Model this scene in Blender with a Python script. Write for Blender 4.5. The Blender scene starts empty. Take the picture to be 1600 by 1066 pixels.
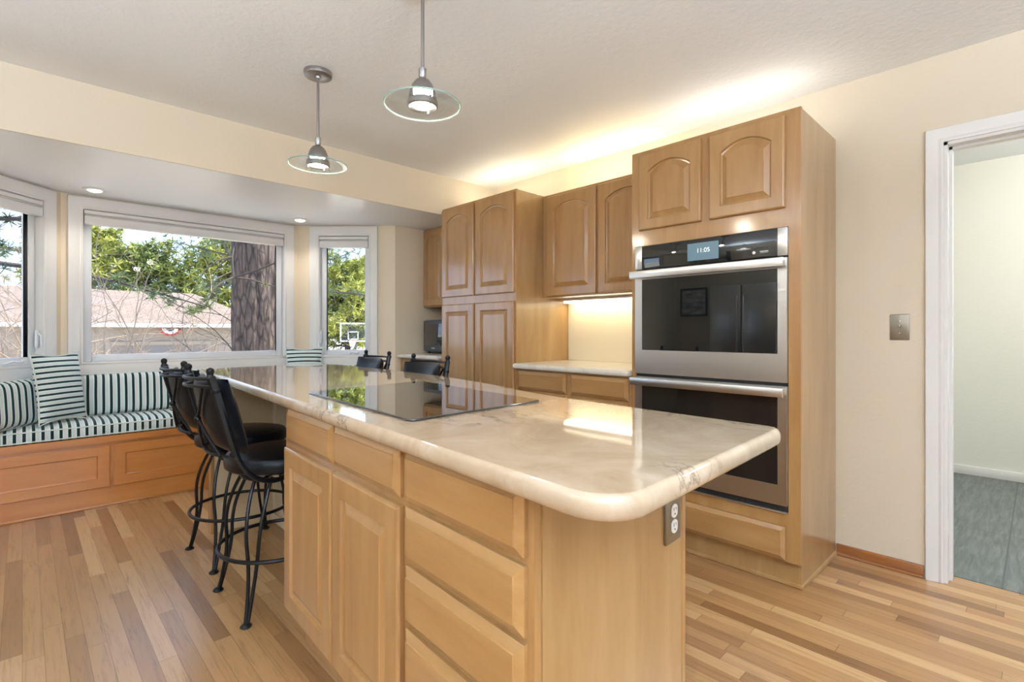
import bpy, bmesh, math, random
from mathutils import Vector, Matrix
from math import pi, sin, cos, radians as R

# ------------------------------------------------------------------ camera
S = bpy.context.scene
C = S.collection
cam_d = bpy.data.cameras.new('camera')
cam_d.sensor_width = 36.0
cam_d.lens = 795.0 / 1600.0 * 36.0
cam_d.shift_y = -15.0 / 1600.0
cam_d.clip_start = 0.02
cam_d.clip_end = 400
cam = bpy.data.objects.new('camera', cam_d)
C.objects.link(cam)
cam.location = (0, 0, 1.157)
cam.rotation_euler = (R(90), 0, R(-43.9))
S.camera = cam

# ------------------------------------------------------------------ world, sun, exposure
S.view_settings.view_transform = 'Standard'
S.view_settings.look = 'None'
S.view_settings.gamma = 1.0
S.view_settings.use_curve_mapping = False
S.view_settings.exposure = 0.34
SKY = 3.0
SUN = 9.0
FILL = 6.5
FILL_UP = 88.0
CAN = 7.0
w = bpy.data.worlds.new('sky')
S.world = w
w.use_nodes = True
nt = w.node_tree
nt.nodes.clear()
wo = nt.nodes.new('ShaderNodeOutputWorld')
wb = nt.nodes.new('ShaderNodeBackground')
tc = nt.nodes.new('ShaderNodeTexCoord')
sx = nt.nodes.new('ShaderNodeSeparateXYZ')
cr = nt.nodes.new('ShaderNodeValToRGB')
cr.color_ramp.elements[0].position = 0.0
cr.color_ramp.elements[0].color = (0.50, 0.64, 0.90, 1)
cr.color_ramp.elements[1].position = 0.6
cr.color_ramp.elements[1].color = (0.36, 0.50, 0.86, 1)
nt.links.new(tc.outputs['Generated'], sx.inputs[0])
nt.links.new(sx.outputs['Z'], cr.inputs[0])
nt.links.new(cr.outputs[0], wb.inputs['Color'])
wb.inputs['Strength'].default_value = SKY
nt.links.new(wb.outputs[0], wo.inputs[0])

sun_d = bpy.data.lights.new('sun', 'SUN')
sun_d.energy = SUN
sun_d.angle = R(1.0)
sun_d.color = (1.0, 0.93, 0.82)
sun = bpy.data.objects.new('sun', sun_d)
C.objects.link(sun)
sun.rotation_euler = Vector((0.70, -0.28, 0.90)).to_track_quat('Z', 'Y').to_euler()


def lamp(name, kind, loc, energy, color=(1, 1, 1), rot=(0, 0, 0), **kw):
    d = bpy.data.lights.new(name, kind)
    d.energy = energy
    d.color = color
    for k, v in kw.items():
        setattr(d, k, v)
    o = bpy.data.objects.new(name, d)
    C.objects.link(o)
    o.location = loc
    o.rotation_euler = rot
    return o


random.seed(7)

# ------------------------------------------------------------------ materials


def srgb(r, g, b):
    def f(c):
        c /= 255.0
        return c / 12.92 if c <= 0.04045 else ((c + 0.055) / 1.055) ** 2.4
    return (f(r), f(g), f(b), 1)


class NG:
    """small node helper"""
    def __init__(s, name):
        s.m = bpy.data.materials.new(name)
        s.m.use_nodes = True
        s.t = s.m.node_tree
        s.b = s.t.nodes['Principled BSDF']
        s.out = s.t.nodes['Material Output']

    def n(s, typ, **kw):
        nd = s.t.nodes.new(typ)
        for k, v in kw.items():
            setattr(nd, k, v)
        return nd

    def l(s, a, b):
        s.t.links.new(a, b)

    def math(s, op, a, b=None, c=None):
        nd = s.n('ShaderNodeMath', operation=op)
        for i, v in enumerate((a, b, c)):
            if v is None:
                continue
            if isinstance(v, (int, float)):
                nd.inputs[i].default_value = v
            else:
                s.l(v, nd.inputs[i])
        return nd.outputs[0]

    def coord(s, kind='Object', scale=(1, 1, 1), rand=False):
        t = s.n('ShaderNodeTexCoord')
        mp = s.n('ShaderNodeMapping')
        mp.inputs['Scale'].default_value = scale
        if rand:
            oi = s.n('ShaderNodeObjectInfo')
            ad = s.n('ShaderNodeVectorMath', operation='ADD')
            ml = s.math('MULTIPLY', oi.outputs['Random'], 37.0)
            s.l(t.outputs[kind], ad.inputs[0])
            s.l(ml, ad.inputs[1])
            s.l(ad.outputs[0], mp.inputs['Vector'])
        else:
            s.l(t.outputs[kind], mp.inputs['Vector'])
        return mp.outputs[0]

    def noise(s, vec, scale=5, detail=3, rough=0.5, dist=0.0):
        nd = s.n('ShaderNodeTexNoise')
        nd.inputs['Scale'].default_value = scale
        nd.inputs['Detail'].default_value = detail
        nd.inputs['Roughness'].default_value = rough
        nd.inputs['Distortion'].default_value = dist
        s.l(vec, nd.inputs['Vector'])
        return nd.outputs['Fac']

    def ramp(s, fac, stops, interp='LINEAR'):
        nd = s.n('ShaderNodeValToRGB')
        cr = nd.color_ramp
        cr.interpolation = interp
        while len(cr.elements) < len(stops):
            cr.elements.new(0.5)
        for e, (p, c) in zip(cr.elements, stops):
            e.position = p
            e.color = c
        s.l(fac, nd.inputs[0])
        return nd.outputs[0]

    def bump(s, h, strength=0.2, dist=0.01):
        nd = s.n('ShaderNodeBump')
        nd.inputs['Strength'].default_value = strength
        nd.inputs['Distance'].default_value = dist
        s.l(h, nd.inputs['Height'])
        s.l(nd.outputs[0], s.b.inputs['Normal'])

    def set(s, **kw):
        for k, v in kw.items():
            s.b.inputs[k.replace('_', ' ')].default_value = v
        return s.m


def plain(name, col, rough=0.5, metal=0.0, bump=0, bscale=200, **kw):
    g = NG(name)
    g.set(Base_Color=col, Roughness=rough, Metallic=metal, **kw)
    v = g.coord()
    n = g.noise(v, 6, 2)
    mx = g.n('ShaderNodeMix', data_type='RGBA', blend_type='MULTIPLY')
    mx.inputs[0].default_value = 0.06
    mx.inputs[6].default_value = col
    g.l(n, mx.inputs[7])
    g.l(mx.outputs[2], g.b.inputs['Base Color'])
    if bump:
        g.bump(g.noise(v, bscale, 3), bump, 0.003)
    return g.m


def wood(name, scale, c1, c2, c3, rough=0.33, coat=0.9):
    g = NG(name)
    v = g.coord('Object', scale, rand=True)
    n1 = g.noise(v, 1.6, 4, 0.55, 0.6)
    col = g.ramp(n1, [(0.25, c1), (0.5, c2), (0.78, c3)])
    v2 = g.coord('Object', tuple(a * 7 for a in scale), rand=True)
    n2 = g.noise(v2, 2.2, 3, 0.7)
    mx = g.n('ShaderNodeMix', data_type='RGBA', blend_type='MULTIPLY')
    mx.inputs[0].default_value = 0.16
    g.l(col, mx.inputs[6])
    g.l(n2, mx.inputs[7])
    g.l(mx.outputs[2], g.b.inputs['Base Color'])
    g.set(Roughness=rough, Coat_Weight=coat, Coat_Roughness=0.14)
    g.bump(n2, 0.05, 0.002)
    return g.m


MC = (srgb(164, 118, 68), srgb(174, 131, 79), srgb(184, 143, 92))
maple_v = wood('maple_vertical', (9, 9, 1.1), *MC)
maple_y = wood('maple_horizontal', (9, 1.1, 9), *MC)
maple_x = wood('maple_bench', (1.1, 9, 9), srgb(188, 116, 50), srgb(197, 126, 58), srgb(205, 137, 68))
maple_panel = wood('maple_veneer', (6, 6, 0.8), srgb(158, 118, 70), srgb(172, 134, 84), srgb(186, 150, 102))
oak_trim = wood('oak_baseboard', (9, 1.1, 9), srgb(130, 76, 30), srgb(148, 88, 38), srgb(162, 100, 46))

white_trim = plain('white_trim_paint', srgb(232, 230, 226), 0.32)
vinyl = plain('white_vinyl', srgb(226, 228, 230), 0.35)
shade_m = plain('shade_fabric', srgb(232, 230, 226), 0.7)


def wallmat(name, col, rough=0.55, b=0.25, sc=55):
    g = NG(name)
    v = g.coord('Object')
    n = g.noise(v, sc, 4, 0.6)
    g.set(Base_Color=col, Roughness=rough)
    g.bump(n, b, 0.006)
    return g.m


wall_m = wallmat('cream_wall_paint', srgb(219, 205, 182))
nook_m = wallmat('cream_alcove_paint', srgb(232, 216, 190))
ceil_m = wallmat('white_ceiling_paint', srgb(238, 240, 242), 0.6, 0.55, 38)
soffit_m = wallmat('satin_soffit_paint', srgb(238, 240, 243), 0.28, 0.25, 30)
hallw_m = wallmat('pale_hall_paint', srgb(228, 228, 218))


def floor_mat():
    g = NG('oak_strip_floor')
    W = 0.0572
    L = 1.05
    t = g.n('ShaderNodeTexCoord')
    sp = g.n('ShaderNodeSeparateXYZ')
    g.l(t.outputs['Object'], sp.inputs[0])
    xw = g.math('DIVIDE', sp.outputs['X'], W)
    row = g.math('FLOOR', xw)
    fx = g.math('FRACT', xw)
    wn = g.n('ShaderNodeTexWhiteNoise', noise_dimensions='1D')
    g.l(row, wn.inputs['W'])
    yy = g.math('DIVIDE', sp.outputs['Y'], L)
    y2 = g.math('ADD', yy, g.math('MULTIPLY', wn.outputs['Value'], 9.7))
    seg = g.math('FLOOR', y2)
    fy = g.math('FRACT', y2)
    cb = g.n('ShaderNodeCombineXYZ')
    g.l(row, cb.inputs[0])
    g.l(seg, cb.inputs[1])
    wn2 = g.n('ShaderNodeTexWhiteNoise', noise_dimensions='2D')
    g.l(cb.outputs[0], wn2.inputs['Vector'])
    tone = g.ramp(wn2.outputs['Value'], [(0.0, srgb(136, 96, 56)), (0.2, srgb(168, 126, 80)),
                                         (0.6, srgb(188, 147, 100)), (0.88, srgb(208, 171, 124)), (1.0, srgb(156, 108, 62))])
    cb2 = g.n('ShaderNodeCombineXYZ')
    g.l(g.math('ADD', g.math('MULTIPLY', sp.outputs['X'], 36.0), g.math('MULTIPLY', wn2.outputs['Value'], 31.0)), cb2.inputs[0])
    g.l(g.math('ADD', g.math('MULTIPLY', sp.outputs['Y'], 1.7), g.math('MULTIPLY', wn.outputs['Value'], 17.0)), cb2.inputs[1])
    gr = g.noise(cb2.outputs[0], 2.2, 6, 0.68, 0.9)
    gc = g.ramp(gr, [(0.30, (0.50, 0.43, 0.37, 1)), (0.48, (0.93, 0.91, 0.88, 1)), (0.7, (1, 1, 1, 1))])
    mx = g.n('ShaderNodeMix', data_type='RGBA', blend_type='MULTIPLY')
    mx.inputs[0].default_value = 0.75
    g.l(tone, mx.inputs[6])
    g.l(gc, mx.inputs[7])
    # seams
    ex = g.math('MINIMUM', fx, g.math('SUBTRACT', 1.0, fx))
    ey = g.math('MINIMUM', fy, g.math('SUBTRACT', 1.0, fy))
    gx = g.math('LESS_THAN', ex, 0.016)
    gy = g.math('LESS_THAN', ey, 0.0013)
    gap = g.math('MAXIMUM', gx, gy)
    m2 = g.n('ShaderNodeMix', data_type='RGBA', blend_type='MULTIPLY')
    g.l(g.math('MULTIPLY', gap, 0.55), m2.inputs[0])
    g.l(mx.outputs[2], m2.inputs[6])
    m2.inputs[7].default_value = (0.25, 0.16, 0.09, 1)
    g.l(m2.outputs[2], g.b.inputs['Base Color'])
    g.set(Roughness=0.30, Coat_Weight=0.3, Coat_Roughness=0.2)
    g.bump(g.math('SUBTRACT', gr, gap), 0.08, 0.002)
    return g.m


floor_m = floor_mat()


def tile_mat():
    g = NG('slate_tile')
    t = g.n('ShaderNodeTexCoord')
    sp = g.n('ShaderNodeSeparateXYZ')
    g.l(t.outputs['Object'], sp.inputs[0])
    xx = g.math('DIVIDE', g.math('ADD', sp.outputs['X'], 1.2 * 4 - 4.0), 1.2)
    yy = g.math('DIVIDE', g.math('ADD', sp.outputs['Y'], 6.0 - 0.12), 0.6)
    fx = g.math('FRACT', xx)
    fy = g.math('FRACT', yy)
    ex = g.math('MINIMUM', fx, g.math('SUBTRACT', 1.0, fx))
    ey = g.math('MINIMUM', fy, g.math('SUBTRACT', 1.0, fy))
    gap = g.math('MAXIMUM', g.math('LESS_THAN', ex, 0.003), g.math('LESS_THAN', ey, 0.006))
    v = g.coord('Object', (1.6, 16, 1))
    n = g.noise(v, 3, 6, 0.65, 0.8)
    col = g.ramp(n, [(0.3, srgb(84, 90, 90)), (0.5, srgb(104, 110, 109)), (0.72, srgb(128, 133, 131))])
    m2 = g.n('ShaderNodeMix', data_type='RGBA')
    g.l(gap, m2.inputs[0])
    g.l(col, m2.inputs[6])
    m2.inputs[7].default_value = srgb(78, 84, 86)
    g.l(m2.outputs[2], g.b.inputs['Base Color'])
    g.set(Roughness=0.5)
    g.bump(n, 0.15, 0.004)
    return g.m


tile_m = tile_mat()


def stone_mat(name, base, tint, vein, rough=0.05):
    g = NG(name)
    v = g.coord('Object', (1, 1, 1))
    n1 = g.noise(v, 4.5, 9, 0.70, 0.8)
    col = g.ramp(n1, [(0.3, tint), (0.5, base), (0.72, srgb(202, 184, 160))])
    v2 = g.coord('Object', (1.6, 0.8, 1.0))
    n2 = g.noise(v2, 4.0, 9, 0.66, 0.9)
    r = g.math('ABSOLUTE', g.math('SUBTRACT', n2, 0.5))
    vm = g.ramp(r, [(0.0, (1, 1, 1, 1)), (0.014, (0.25, 0.25, 0.25, 1)), (0.035, (0, 0, 0, 1))])
    n3 = g.noise(v, 2.2, 2)
    vm2 = g.math('MULTIPLY', g.ramp(n3, [(0.48, (0, 0, 0, 1)), (0.62, (1, 1, 1, 1))]), vm)
    mx = g.n('ShaderNodeMix', data_type='RGBA')
    g.l(g.math('MULTIPLY', vm2, 0.8), mx.inputs[0])
    g.l(col, mx.inputs[6])
    mx.inputs[7].default_value = vein
    g.l(mx.outputs[2], g.b.inputs['Base Color'])
    g.set(Roughness=rough, Coat_Weight=0.3, Coat_Roughness=0.015, Specular_IOR_Level=0.5)
    return g.m


stone = stone_mat('polished_quartzite', srgb(190, 168, 141), srgb(174, 150, 122), srgb(112, 90, 70))
lam = stone_mat('pale_laminate', srgb(226, 220, 206), srgb(218, 208, 190), srgb(190, 180, 165), 0.3)


def steel_mat(name, scale=(1, 60, 1), rough=0.24, col=(0.60, 0.585, 0.56, 1)):
    g = NG(name)
    v = g.coord('Object', scale)
    n = g.noise(v, 8, 3)
    g.set(Base_Color=col, Metallic=1.0, Roughness=rough, Anisotropic=0.5)
    g.l(g.ramp(n, [(0.2, (rough * 0.93,) * 3 + (1,)), (0.8, (rough * 1.08,) * 3 + (1,))]), g.b.inputs['Roughness'])
    return g.m


steel = steel_mat('brushed_stainless', (1, 1, 60), 0.32, (0.72, 0.715, 0.70, 1))
nickel = steel_mat('brushed_nickel', (60, 60, 1), 0.35, (0.36, 0.355, 0.35, 1))
pewter = steel_mat('antique_pewter', (30, 30, 1), 0.5, (0.30, 0.27, 0.215, 1))
chrome = plain('chrome', (0.8, 0.8, 0.8, 1), 0.12, 1.0)


def glossblack(name, col=(0.006, 0.007, 0.008, 1), spec=0.5, rough=0.01):
    g = NG(name)
    g.set(Base_Color=col, Roughness=rough, Coat_Weight=1.0, Coat_Roughness=0.01, Coat_IOR=1.5, Specular_IOR_Level=spec)
    v = g.coord()
    g.l(g.ramp(g.noise(v, 3, 2), [(0, (rough,) * 3 + (1,)), (1, (rough * 1.5,) * 3 + (1,))]), g.b.inputs['Roughness'])
    return g.m


ovenglass = glossblack('black_oven_glass', (0.006, 0.008, 0.009, 1), 0.5)
cookglass = glossblack('black_cooktop_glass', (0.006, 0.007, 0.008, 1), 0.9)
black_gap = plain('matte_black', (0.01, 0.01, 0.01, 1), 0.6)  # even black for oven body, microwave feet, picture frame and socket slots
iron = plain('black_wrought_iron', (0.005, 0.006, 0.007, 1), 0.33, 0.0, 0.1, 90, Specular_IOR_Level=0.28)
vinyl_blk = plain('black_leather', (0.005, 0.0065, 0.009, 1), 0.30, 0.0, 0.25, 160, Specular_IOR_Level=0.22)
charcoal = plain('charcoal_plastic', srgb(70, 76, 84), 0.35)
white_plastic = plain('white_plastic', srgb(238, 236, 230), 0.35)
grey_plastic = plain('grey_plastic', srgb(120, 118, 112), 0.4)


def glassmat(name, tint=(1, 1, 1, 1), refl=0.07):
    g = NG(name)
    tr = g.n('ShaderNodeBsdfTransparent')
    tr.inputs[0].default_value = tint
    gl = g.n('ShaderNodeBsdfGlossy')
    gl.inputs['Roughness'].default_value = 0.0
    mx = g.n('ShaderNodeMixShader')
    lw = g.n('ShaderNodeLayerWeight')
    p5 = g.math('POWER', lw.outputs['Facing'], 4.0)
    g.l(g.math('ADD', g.math('MULTIPLY', p5, 0.8), refl), mx.inputs[0])
    g.l(tr.outputs[0], mx.inputs[1])
    g.l(gl.outputs[0], mx.inputs[2])
    g.l(mx.outputs[0], g.out.inputs[0])
    return g.m


pane_m = glassmat('window_glass', (0.96, 0.98, 0.97, 1), 0.008)


def realglass(name, col):
    g = NG(name)
    g.set(Base_Color=col, Roughness=0.0, IOR=1.48, Transmission_Weight=1.0)
    return g.m


disc_glass = glassmat('pendant_disc_glass', (0.975, 0.99, 0.985, 1), 0.05)
edge_glass = plain('green_glass_edge', srgb(196, 226, 218), 0.15, 0, Transmission_Weight=0.5)


def emit(name, col, strength, base=0.9):
    g = NG(name)
    g.set(Base_Color=(base, base, base, 1), Roughness=0.4, Emission_Color=col, Emission_Strength=strength)
    return g.m


lamp_glow = emit('lamp_lens_glow', (1.0, 0.93, 0.82, 1), 6.0)
tube_glow = emit('fluorescent_glow', (1.0, 0.96, 0.80, 1), 3.0)
fill_glow = emit('fill_lamp_glow', (1.0, 0.95, 0.88, 1), 4.0)


def stripe_mat(name, axis, period=0.036, off=0.0):
    g = NG(name)
    t = g.n('ShaderNodeTexCoord')
    sp = g.n('ShaderNodeSeparateXYZ')
    g.l(t.outputs['Object'], sp.inputs[0])
    v = g.coord('Object')
    wob = g.math('MULTIPLY', g.math('SUBTRACT', g.noise(v, 4, 2), 0.5), 0.006)
    x = g.math('FRACT', g.math('DIVIDE', g.math('ADD', g.math('ADD', sp.outputs[axis], wob), 5.0 + off), period))
    D = srgb(10, 30, 34)
    A = srgb(214, 238, 234)
    B = srgb(232, 228, 224)
    E_ = srgb(170, 172, 166)
    col = g.ramp(x, [(0.0, D), (0.36, A), (0.50, E_), (0.53, B), (0.62, E_), (0.65, B), (0.74, E_), (0.77, A)], 'CONSTANT')
    g.l(col, g.b.inputs['Base Color'])
    g.set(Roughness=0.8, Sheen_Weight=0.1)
    g.bump(g.noise(v, 300, 2), 0.15, 0.001)
    return g.m


str_x = stripe_mat('striped_canvas_upright', 'X', 0.042)
str_z = stripe_mat('striped_canvas_crosswise', 'Z', 0.035)
piping_m = plain('cream_piping', srgb(216, 222, 212), 0.8)


def foliage(name, c1, c2, c3):
    g = NG(name)
    v = g.coord('Object')
    n = g.noise(v, 1.3, 3, 0.6)
    n2 = g.noise(v, 9, 2, 0.6)
    a = g.math('ADD', g.math('MULTIPLY', n, 0.6), g.math('MULTIPLY', n2, 0.4))
    g.l(g.ramp(a, [(0.35, c1), (0.5, c2), (0.64, c3)]), g.b.inputs['Base Color'])
    g.set(Roughness=0.6)
    return g.m


leaf_dark = foliage('dark_pine_needles', srgb(58, 76, 52), srgb(88, 104, 62), srgb(128, 138, 78))
leaf_yel = foliage('yellow_green_foliage', srgb(106, 116, 44), srgb(154, 156, 62), srgb(196, 190, 92))
leaf_mid = foliage('mid_green_foliage', srgb(78, 96, 48), srgb(120, 130, 58), srgb(164, 166, 80))


def bark_mat(name, c1, c2, sc=(9, 9, 1.6)):
    g = NG(name)
    v = g.coord('Object', sc)
    n = g.noise(v, 2.4, 6, 0.65, 1.6)
    vo = g.n('ShaderNodeTexVoronoi', feature='DISTANCE_TO_EDGE')
    vo.inputs['Scale'].default_value = 1.6
    g.l(v, vo.inputs['Vector'])
    cr1 = g.ramp(vo.outputs['Distance'], [(0.0, (0.16, 0.14, 0.13, 1)), (0.2, (1, 1, 1, 1))])
    col = g.ramp(n, [(0.3, c1), (0.7, c2)])
    mx = g.n('ShaderNodeMix', data_type='RGBA', blend_type='MULTIPLY')
    mx.inputs[0].default_value = 0.85
    g.l(col, mx.inputs[6])
    g.l(cr1, mx.inputs[7])
    g.l(mx.outputs[2], g.b.inputs['Base Color'])
    g.set(Roughness=0.9)
    g.bump(g.math('ADD', n, vo.outputs['Distance']), 0.8, 0.03)
    return g.m


bark = bark_mat('rough_pine_bark', srgb(76, 60, 50), srgb(124, 104, 90), (9, 9, 2.3))
twig_d = plain('dark_branch_bark', srgb(67, 57, 51), 0.85)
twig_l = plain('pale_twig_bark', srgb(150, 129, 110), 0.85)


def roof_mat():
    g = NG('asphalt_shingles')
    br = g.n('ShaderNodeTexBrick')
    br.inputs['Color1'].default_value = srgb(130, 112, 97)
    br.inputs['Color2'].default_value = srgb(142, 123, 107)
    br.inputs['Mortar'].default_value = srgb(104, 86, 74)
    br.inputs['Scale'].default_value = 1.0
    br.inputs['Brick Width'].default_value = 0.5
    br.inputs['Row Height'].default_value = 0.17
    br.inputs['Mortar Size'].default_value = 0.012
    g.l(g.coord('Object'), br.inputs['Vector'])
    g.l(br.outputs[0], g.b.inputs['Base Color'])
    g.set(Roughness=0.9)
    return g.m


roof_m = roof_mat()
stucco = plain('beige_siding', srgb(144, 130, 115), 0.85)
garage_m = plain('grey_garage_door', srgb(113, 107, 102), 0.7)
ground_m = plain('dry_ground', srgb(222, 212, 190), 0.95)
red_m = plain('red_cloth', srgb(170, 60, 60), 0.8)
blue_m = plain('blue_cloth', srgb(70, 80, 130), 0.8)
white_m = plain('white_cloth', srgb(240, 238, 236), 0.8)
orange_m = plain('orange_rim_paint', srgb(226, 130, 100), 0.6)

# ------------------------------------------------------------------ mesh helpers


def ident(p):
    return p


class MB:
    def __init__(s, xf=None):
        s.bm = bmesh.new()
        s.xf = xf

    def poly(s, vs, faces):
        bv = [s.bm.verts.new(v) for v in vs]
        for f in faces:
            try:
                s.bm.faces.new([bv[i] for i in f])
            except ValueError:
                pass
        return bv

    def box(s, x0, x1, y0, y1, z0, z1, bev=0.0, seg=2):
        vs = [(x, y, z) for x in (x0, x1) for y in (y0, y1) for z in (z0, z1)]
        bv = s.poly(vs, [(0, 1, 3, 2), (4, 6, 7, 5), (0, 4, 5, 1), (2, 3, 7, 6), (0, 2, 6, 4), (1, 5, 7, 3)])
        if bev:
            es = set()
            for v in bv:
                es.update(v.link_edges)
            bmesh.ops.bevel(s.bm, geom=list(es), offset=bev, segments=seg, profile=0.5, affect='EDGES')
        return s

    def loops(s, loops, close=True, cap0=True, cap1=True):
        """bridge rings of equal vertex count"""
        rings = [[s.bm.verts.new(p) for p in lp] for lp in loops]
        n = len(rings[0])
        for a, b in zip(rings[:-1], rings[1:]):
            for i in range(n if close else n - 1):
                j = (i + 1) % n
                try:
                    s.bm.faces.new((a[i], a[j], b[j], b[i]))
                except ValueError:
                    pass
        if close and cap0:
            s.bm.faces.new(list(reversed(rings[0])))
        if close and cap1:
            s.bm.faces.new(rings[-1])
        return s

    def tube(s, pts, r, n=8, closed=False, cap=True, flat=None):
        pts = [Vector(p) for p in pts]
        m = len(pts)
        rs = r if isinstance(r, (list, tuple)) else [r] * m
        tang = []
        for i in range(m):
            if closed:
                d = pts[(i + 1) % m] - pts[(i - 1) % m]
            else:
                d = pts[min(i + 1, m - 1)] - pts[max(i - 1, 0)]
            tang.append(d.normalized() if d.length > 1e-9 else Vector((0, 0, 1)))
        up = Vector((0, 0, 1)) if abs(tang[0].z) < 0.9 else Vector((1, 0, 0))
        nrm = (up - tang[0] * up.dot(tang[0])).normalized()
        rings = []
        for i in range(m):
            nrm = (nrm - tang[i] * nrm.dot(tang[i]))
            nrm = nrm.normalized() if nrm.length > 1e-6 else Vector((1, 0, 0))
            bi = tang[i].cross(nrm)
            rings.append([pts[i] + (nrm * cos(2 * pi * k / n) + bi * sin(2 * pi * k / n) * (flat or 1)) * rs[i] for k in range(n)])
        if closed:
            rings.append(rings[0])
            bv = [[s.bm.verts.new(p) for p in lp] for lp in rings[:-1]]
            bv.append(bv[0])
            # align last ring to the first to avoid a twist
            for a, b in zip(bv[:-1], bv[1:]):
                off = 0
                if b is bv[0]:
                    off = min(range(n), key=lambda o: (a[0].co - b[o].co).length)
                for i in range(n):
                    j = (i + 1) % n
                    s.bm.faces.new((a[i], a[j], b[(j + off) % n], b[(i + off) % n]))
        else:
            s.loops(rings, True, cap, cap)
        return s

    def lathe(s, prof, cx=0, cy=0, n=32, cap0=True, cap1=True):
        """prof: list of (radius, z)"""
        rings = [[(cx + max(r, 1e-4) * cos(2 * pi * k / n), cy + max(r, 1e-4) * sin(2 * pi * k / n), z) for k in range(n)] for r, z in prof]
        return s.loops(rings, True, cap0, cap1)

    def ball(s, c, r, n=10):
        prof = [(r * sin(pi * i / n), c[2] - r * cos(pi * i / n)) for i in range(n + 1)]
        return s.lathe(prof, c[0], c[1], n * 2 if n > 6 else 10)

    def build(s, name, mat, parent=None, smooth=38, loc=None, rot=None):
        bmesh.ops.remove_doubles(s.bm, verts=s.bm.verts, dist=1e-6)
        if s.xf:
            for v in s.bm.verts:
                v.co = s.xf(v.co)
        bmesh.ops.recalc_face_normals(s.bm, faces=s.bm.faces)
        if parent is not None and loc is None:
            off = parent.location.copy()
            if parent.parent:
                off += parent.parent.location
            for v in s.bm.verts:
                v.co -= off
        me = bpy.data.meshes.new(name)
        s.bm.to_mesh(me)
        s.bm.free()
        me.materials.append(mat)
        if smooth:
            me.polygons.foreach_set('use_smooth', [True] * len(me.polygons))
            me.set_sharp_from_angle(angle=R(smooth))
            me.polygons.foreach_set('use_smooth', [len(q.vertices) < 13 for q in me.polygons])
        o = bpy.data.objects.new(name, me)
        C.objects.link(o)
        if parent is not None:
            o.parent = parent
        if loc is not None:
            o.location = loc
        if rot is not None:
            o.rotation_euler = rot
        return o


def tag(o, label=None, cat=None, group=None, kind=None):
    if label:
        o['label'] = label
    if cat:
        o['category'] = cat
    if group:
        o['group'] = group
    if kind:
        o['kind'] = kind
    return o


def empty(name, loc=(0, 0, 0), rz=0.0, label=None, cat=None, group=None, kind=None):
    o = bpy.data.objects.new(name, None)
    o.empty_display_size = 0.05
    C.objects.link(o)
    o.location = loc
    o.rotation_euler = (0, 0, rz)
    return tag(o, label, cat, group, kind)


def sub(o, m):
    """parent a mesh built in world coordinates to a part whose own origin is offset only by its parent"""
    return m


def children(o):
    return [c for c in bpy.data.objects if c.parent == o]


def copy_tree(o, parent=None):
    c = o.copy()
    C.objects.link(c)
    c.parent = parent
    for ch in children(o):
        copy_tree(ch, c)
    return c


def struct(o, kind='structure'):
    o['kind'] = kind
    return o


def arc_outline(w0, w1, z0, z1, rise=0.0, M=12):
    """closed outline counter-clockwise in (u,z); the top is an arch with the given rise"""
    pts = [(w0, z0), (w1, z0), (w1, z1 - rise)]
    for i in range(1, M):
        t = i / M
        u = w1 + (w0 - w1) * t
        pts.append((u, z1 - rise + rise * (1 - (2 * t - 1) ** 2)))
    pts.append((w0, z1 - rise))
    return pts


def panel_door(mb, u0, u1, z0, z1, P, arch=0.0, fw=0.055, t=0.020, raised=True):
    """P(u, z, d) -> world point, d = distance proud of the face"""
    L = []

    def ring(i, d, rise=0.0):
        L.append([P(u, z, d) for u, z in arc_outline(u0 + i, u1 - i, z0 + i, z1 - i, rise)])
    ring(0, 0)
    ring(0, t - 0.007)
    ring(0.003, t - 0.002)
    ring(0.008, t)
    ring(fw, t, arch)
    ring(fw + 0.004, t - 0.010, arch)
    ring(fw + 0.010, t - 0.012, arch)
    if raised:
        ring(fw + 0.034, t - 0.003, arch * 0.93)
        ring(fw + 0.035, t - 0.001, arch * 0.93)
    mb.loops(L)


def slab_drawer(mb, u0, u1, z0, z1, P, t=0.022, ch=0.018):
    L = []

    def ring(i, d):
        L.append([P(u, z, d) for u, z in ((u0 + i, z0 + i), (u1 - i, z0 + i), (u1 - i, z1 - i), (u0 + i, z1 - i))])
    ring(0, 0)
    ring(0, t - 0.013)
    ring(0.0015, t - 0.0115)
    ring(ch, t - 0.003)
    ring(ch + 0.001, t)
    mb.loops(L)


def PX(x):      # a face at X = x looking towards -X
    return lambda u, z, d: (x - d, u, z)


# ------------------------------------------------------------------ room shell
W = 3.053
CZ = 2.435
SZ = 2.115
YB = 3.42
LX = -2.6
BY = -2.6
CX0, CX1, CY = 0.19, 1.80, 4.68       # centre bay wall
NY = 4.05

mb = MB()
mb.box(LX - 0.1, W + 0.115, BY - 0.1, 5.0, -0.12, 0.0)
struct(mb.build('floor', floor_m, None, 0))
mb = MB()
mb.box(3.168, 5.65, -1.7, 1.6, -0.12, 0.004)
struct(mb.build('floor_hall', tile_m, None, 0))
mb = MB()
mb.box(LX - 0.1, W + 0.13, BY - 0.1, YB + 0.02, CZ, CZ + 0.15)
struct(mb.build('ceiling', ceil_m, None, 0))
mb = MB()
mb.box(W + 0.13, 5.65, -1.7, 1.6, 2.51, 2.66)
struct(mb.build('ceiling_hall', ceil_m, None, 0))
# lowered soffit above the bay
mb = MB()
mb.box(LX - 0.1, W + 0.13, YB + 0.001, 5.0, SZ, SZ + 0.5)
struct(mb.build('ceiling_soffit', soffit_m, None, 0))
# beam face
mb = MB()
mb.box(LX, W, YB - 0.012, YB, SZ, CZ)
struct(mb.build('wall_beam', wall_m, None, 0))
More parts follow.
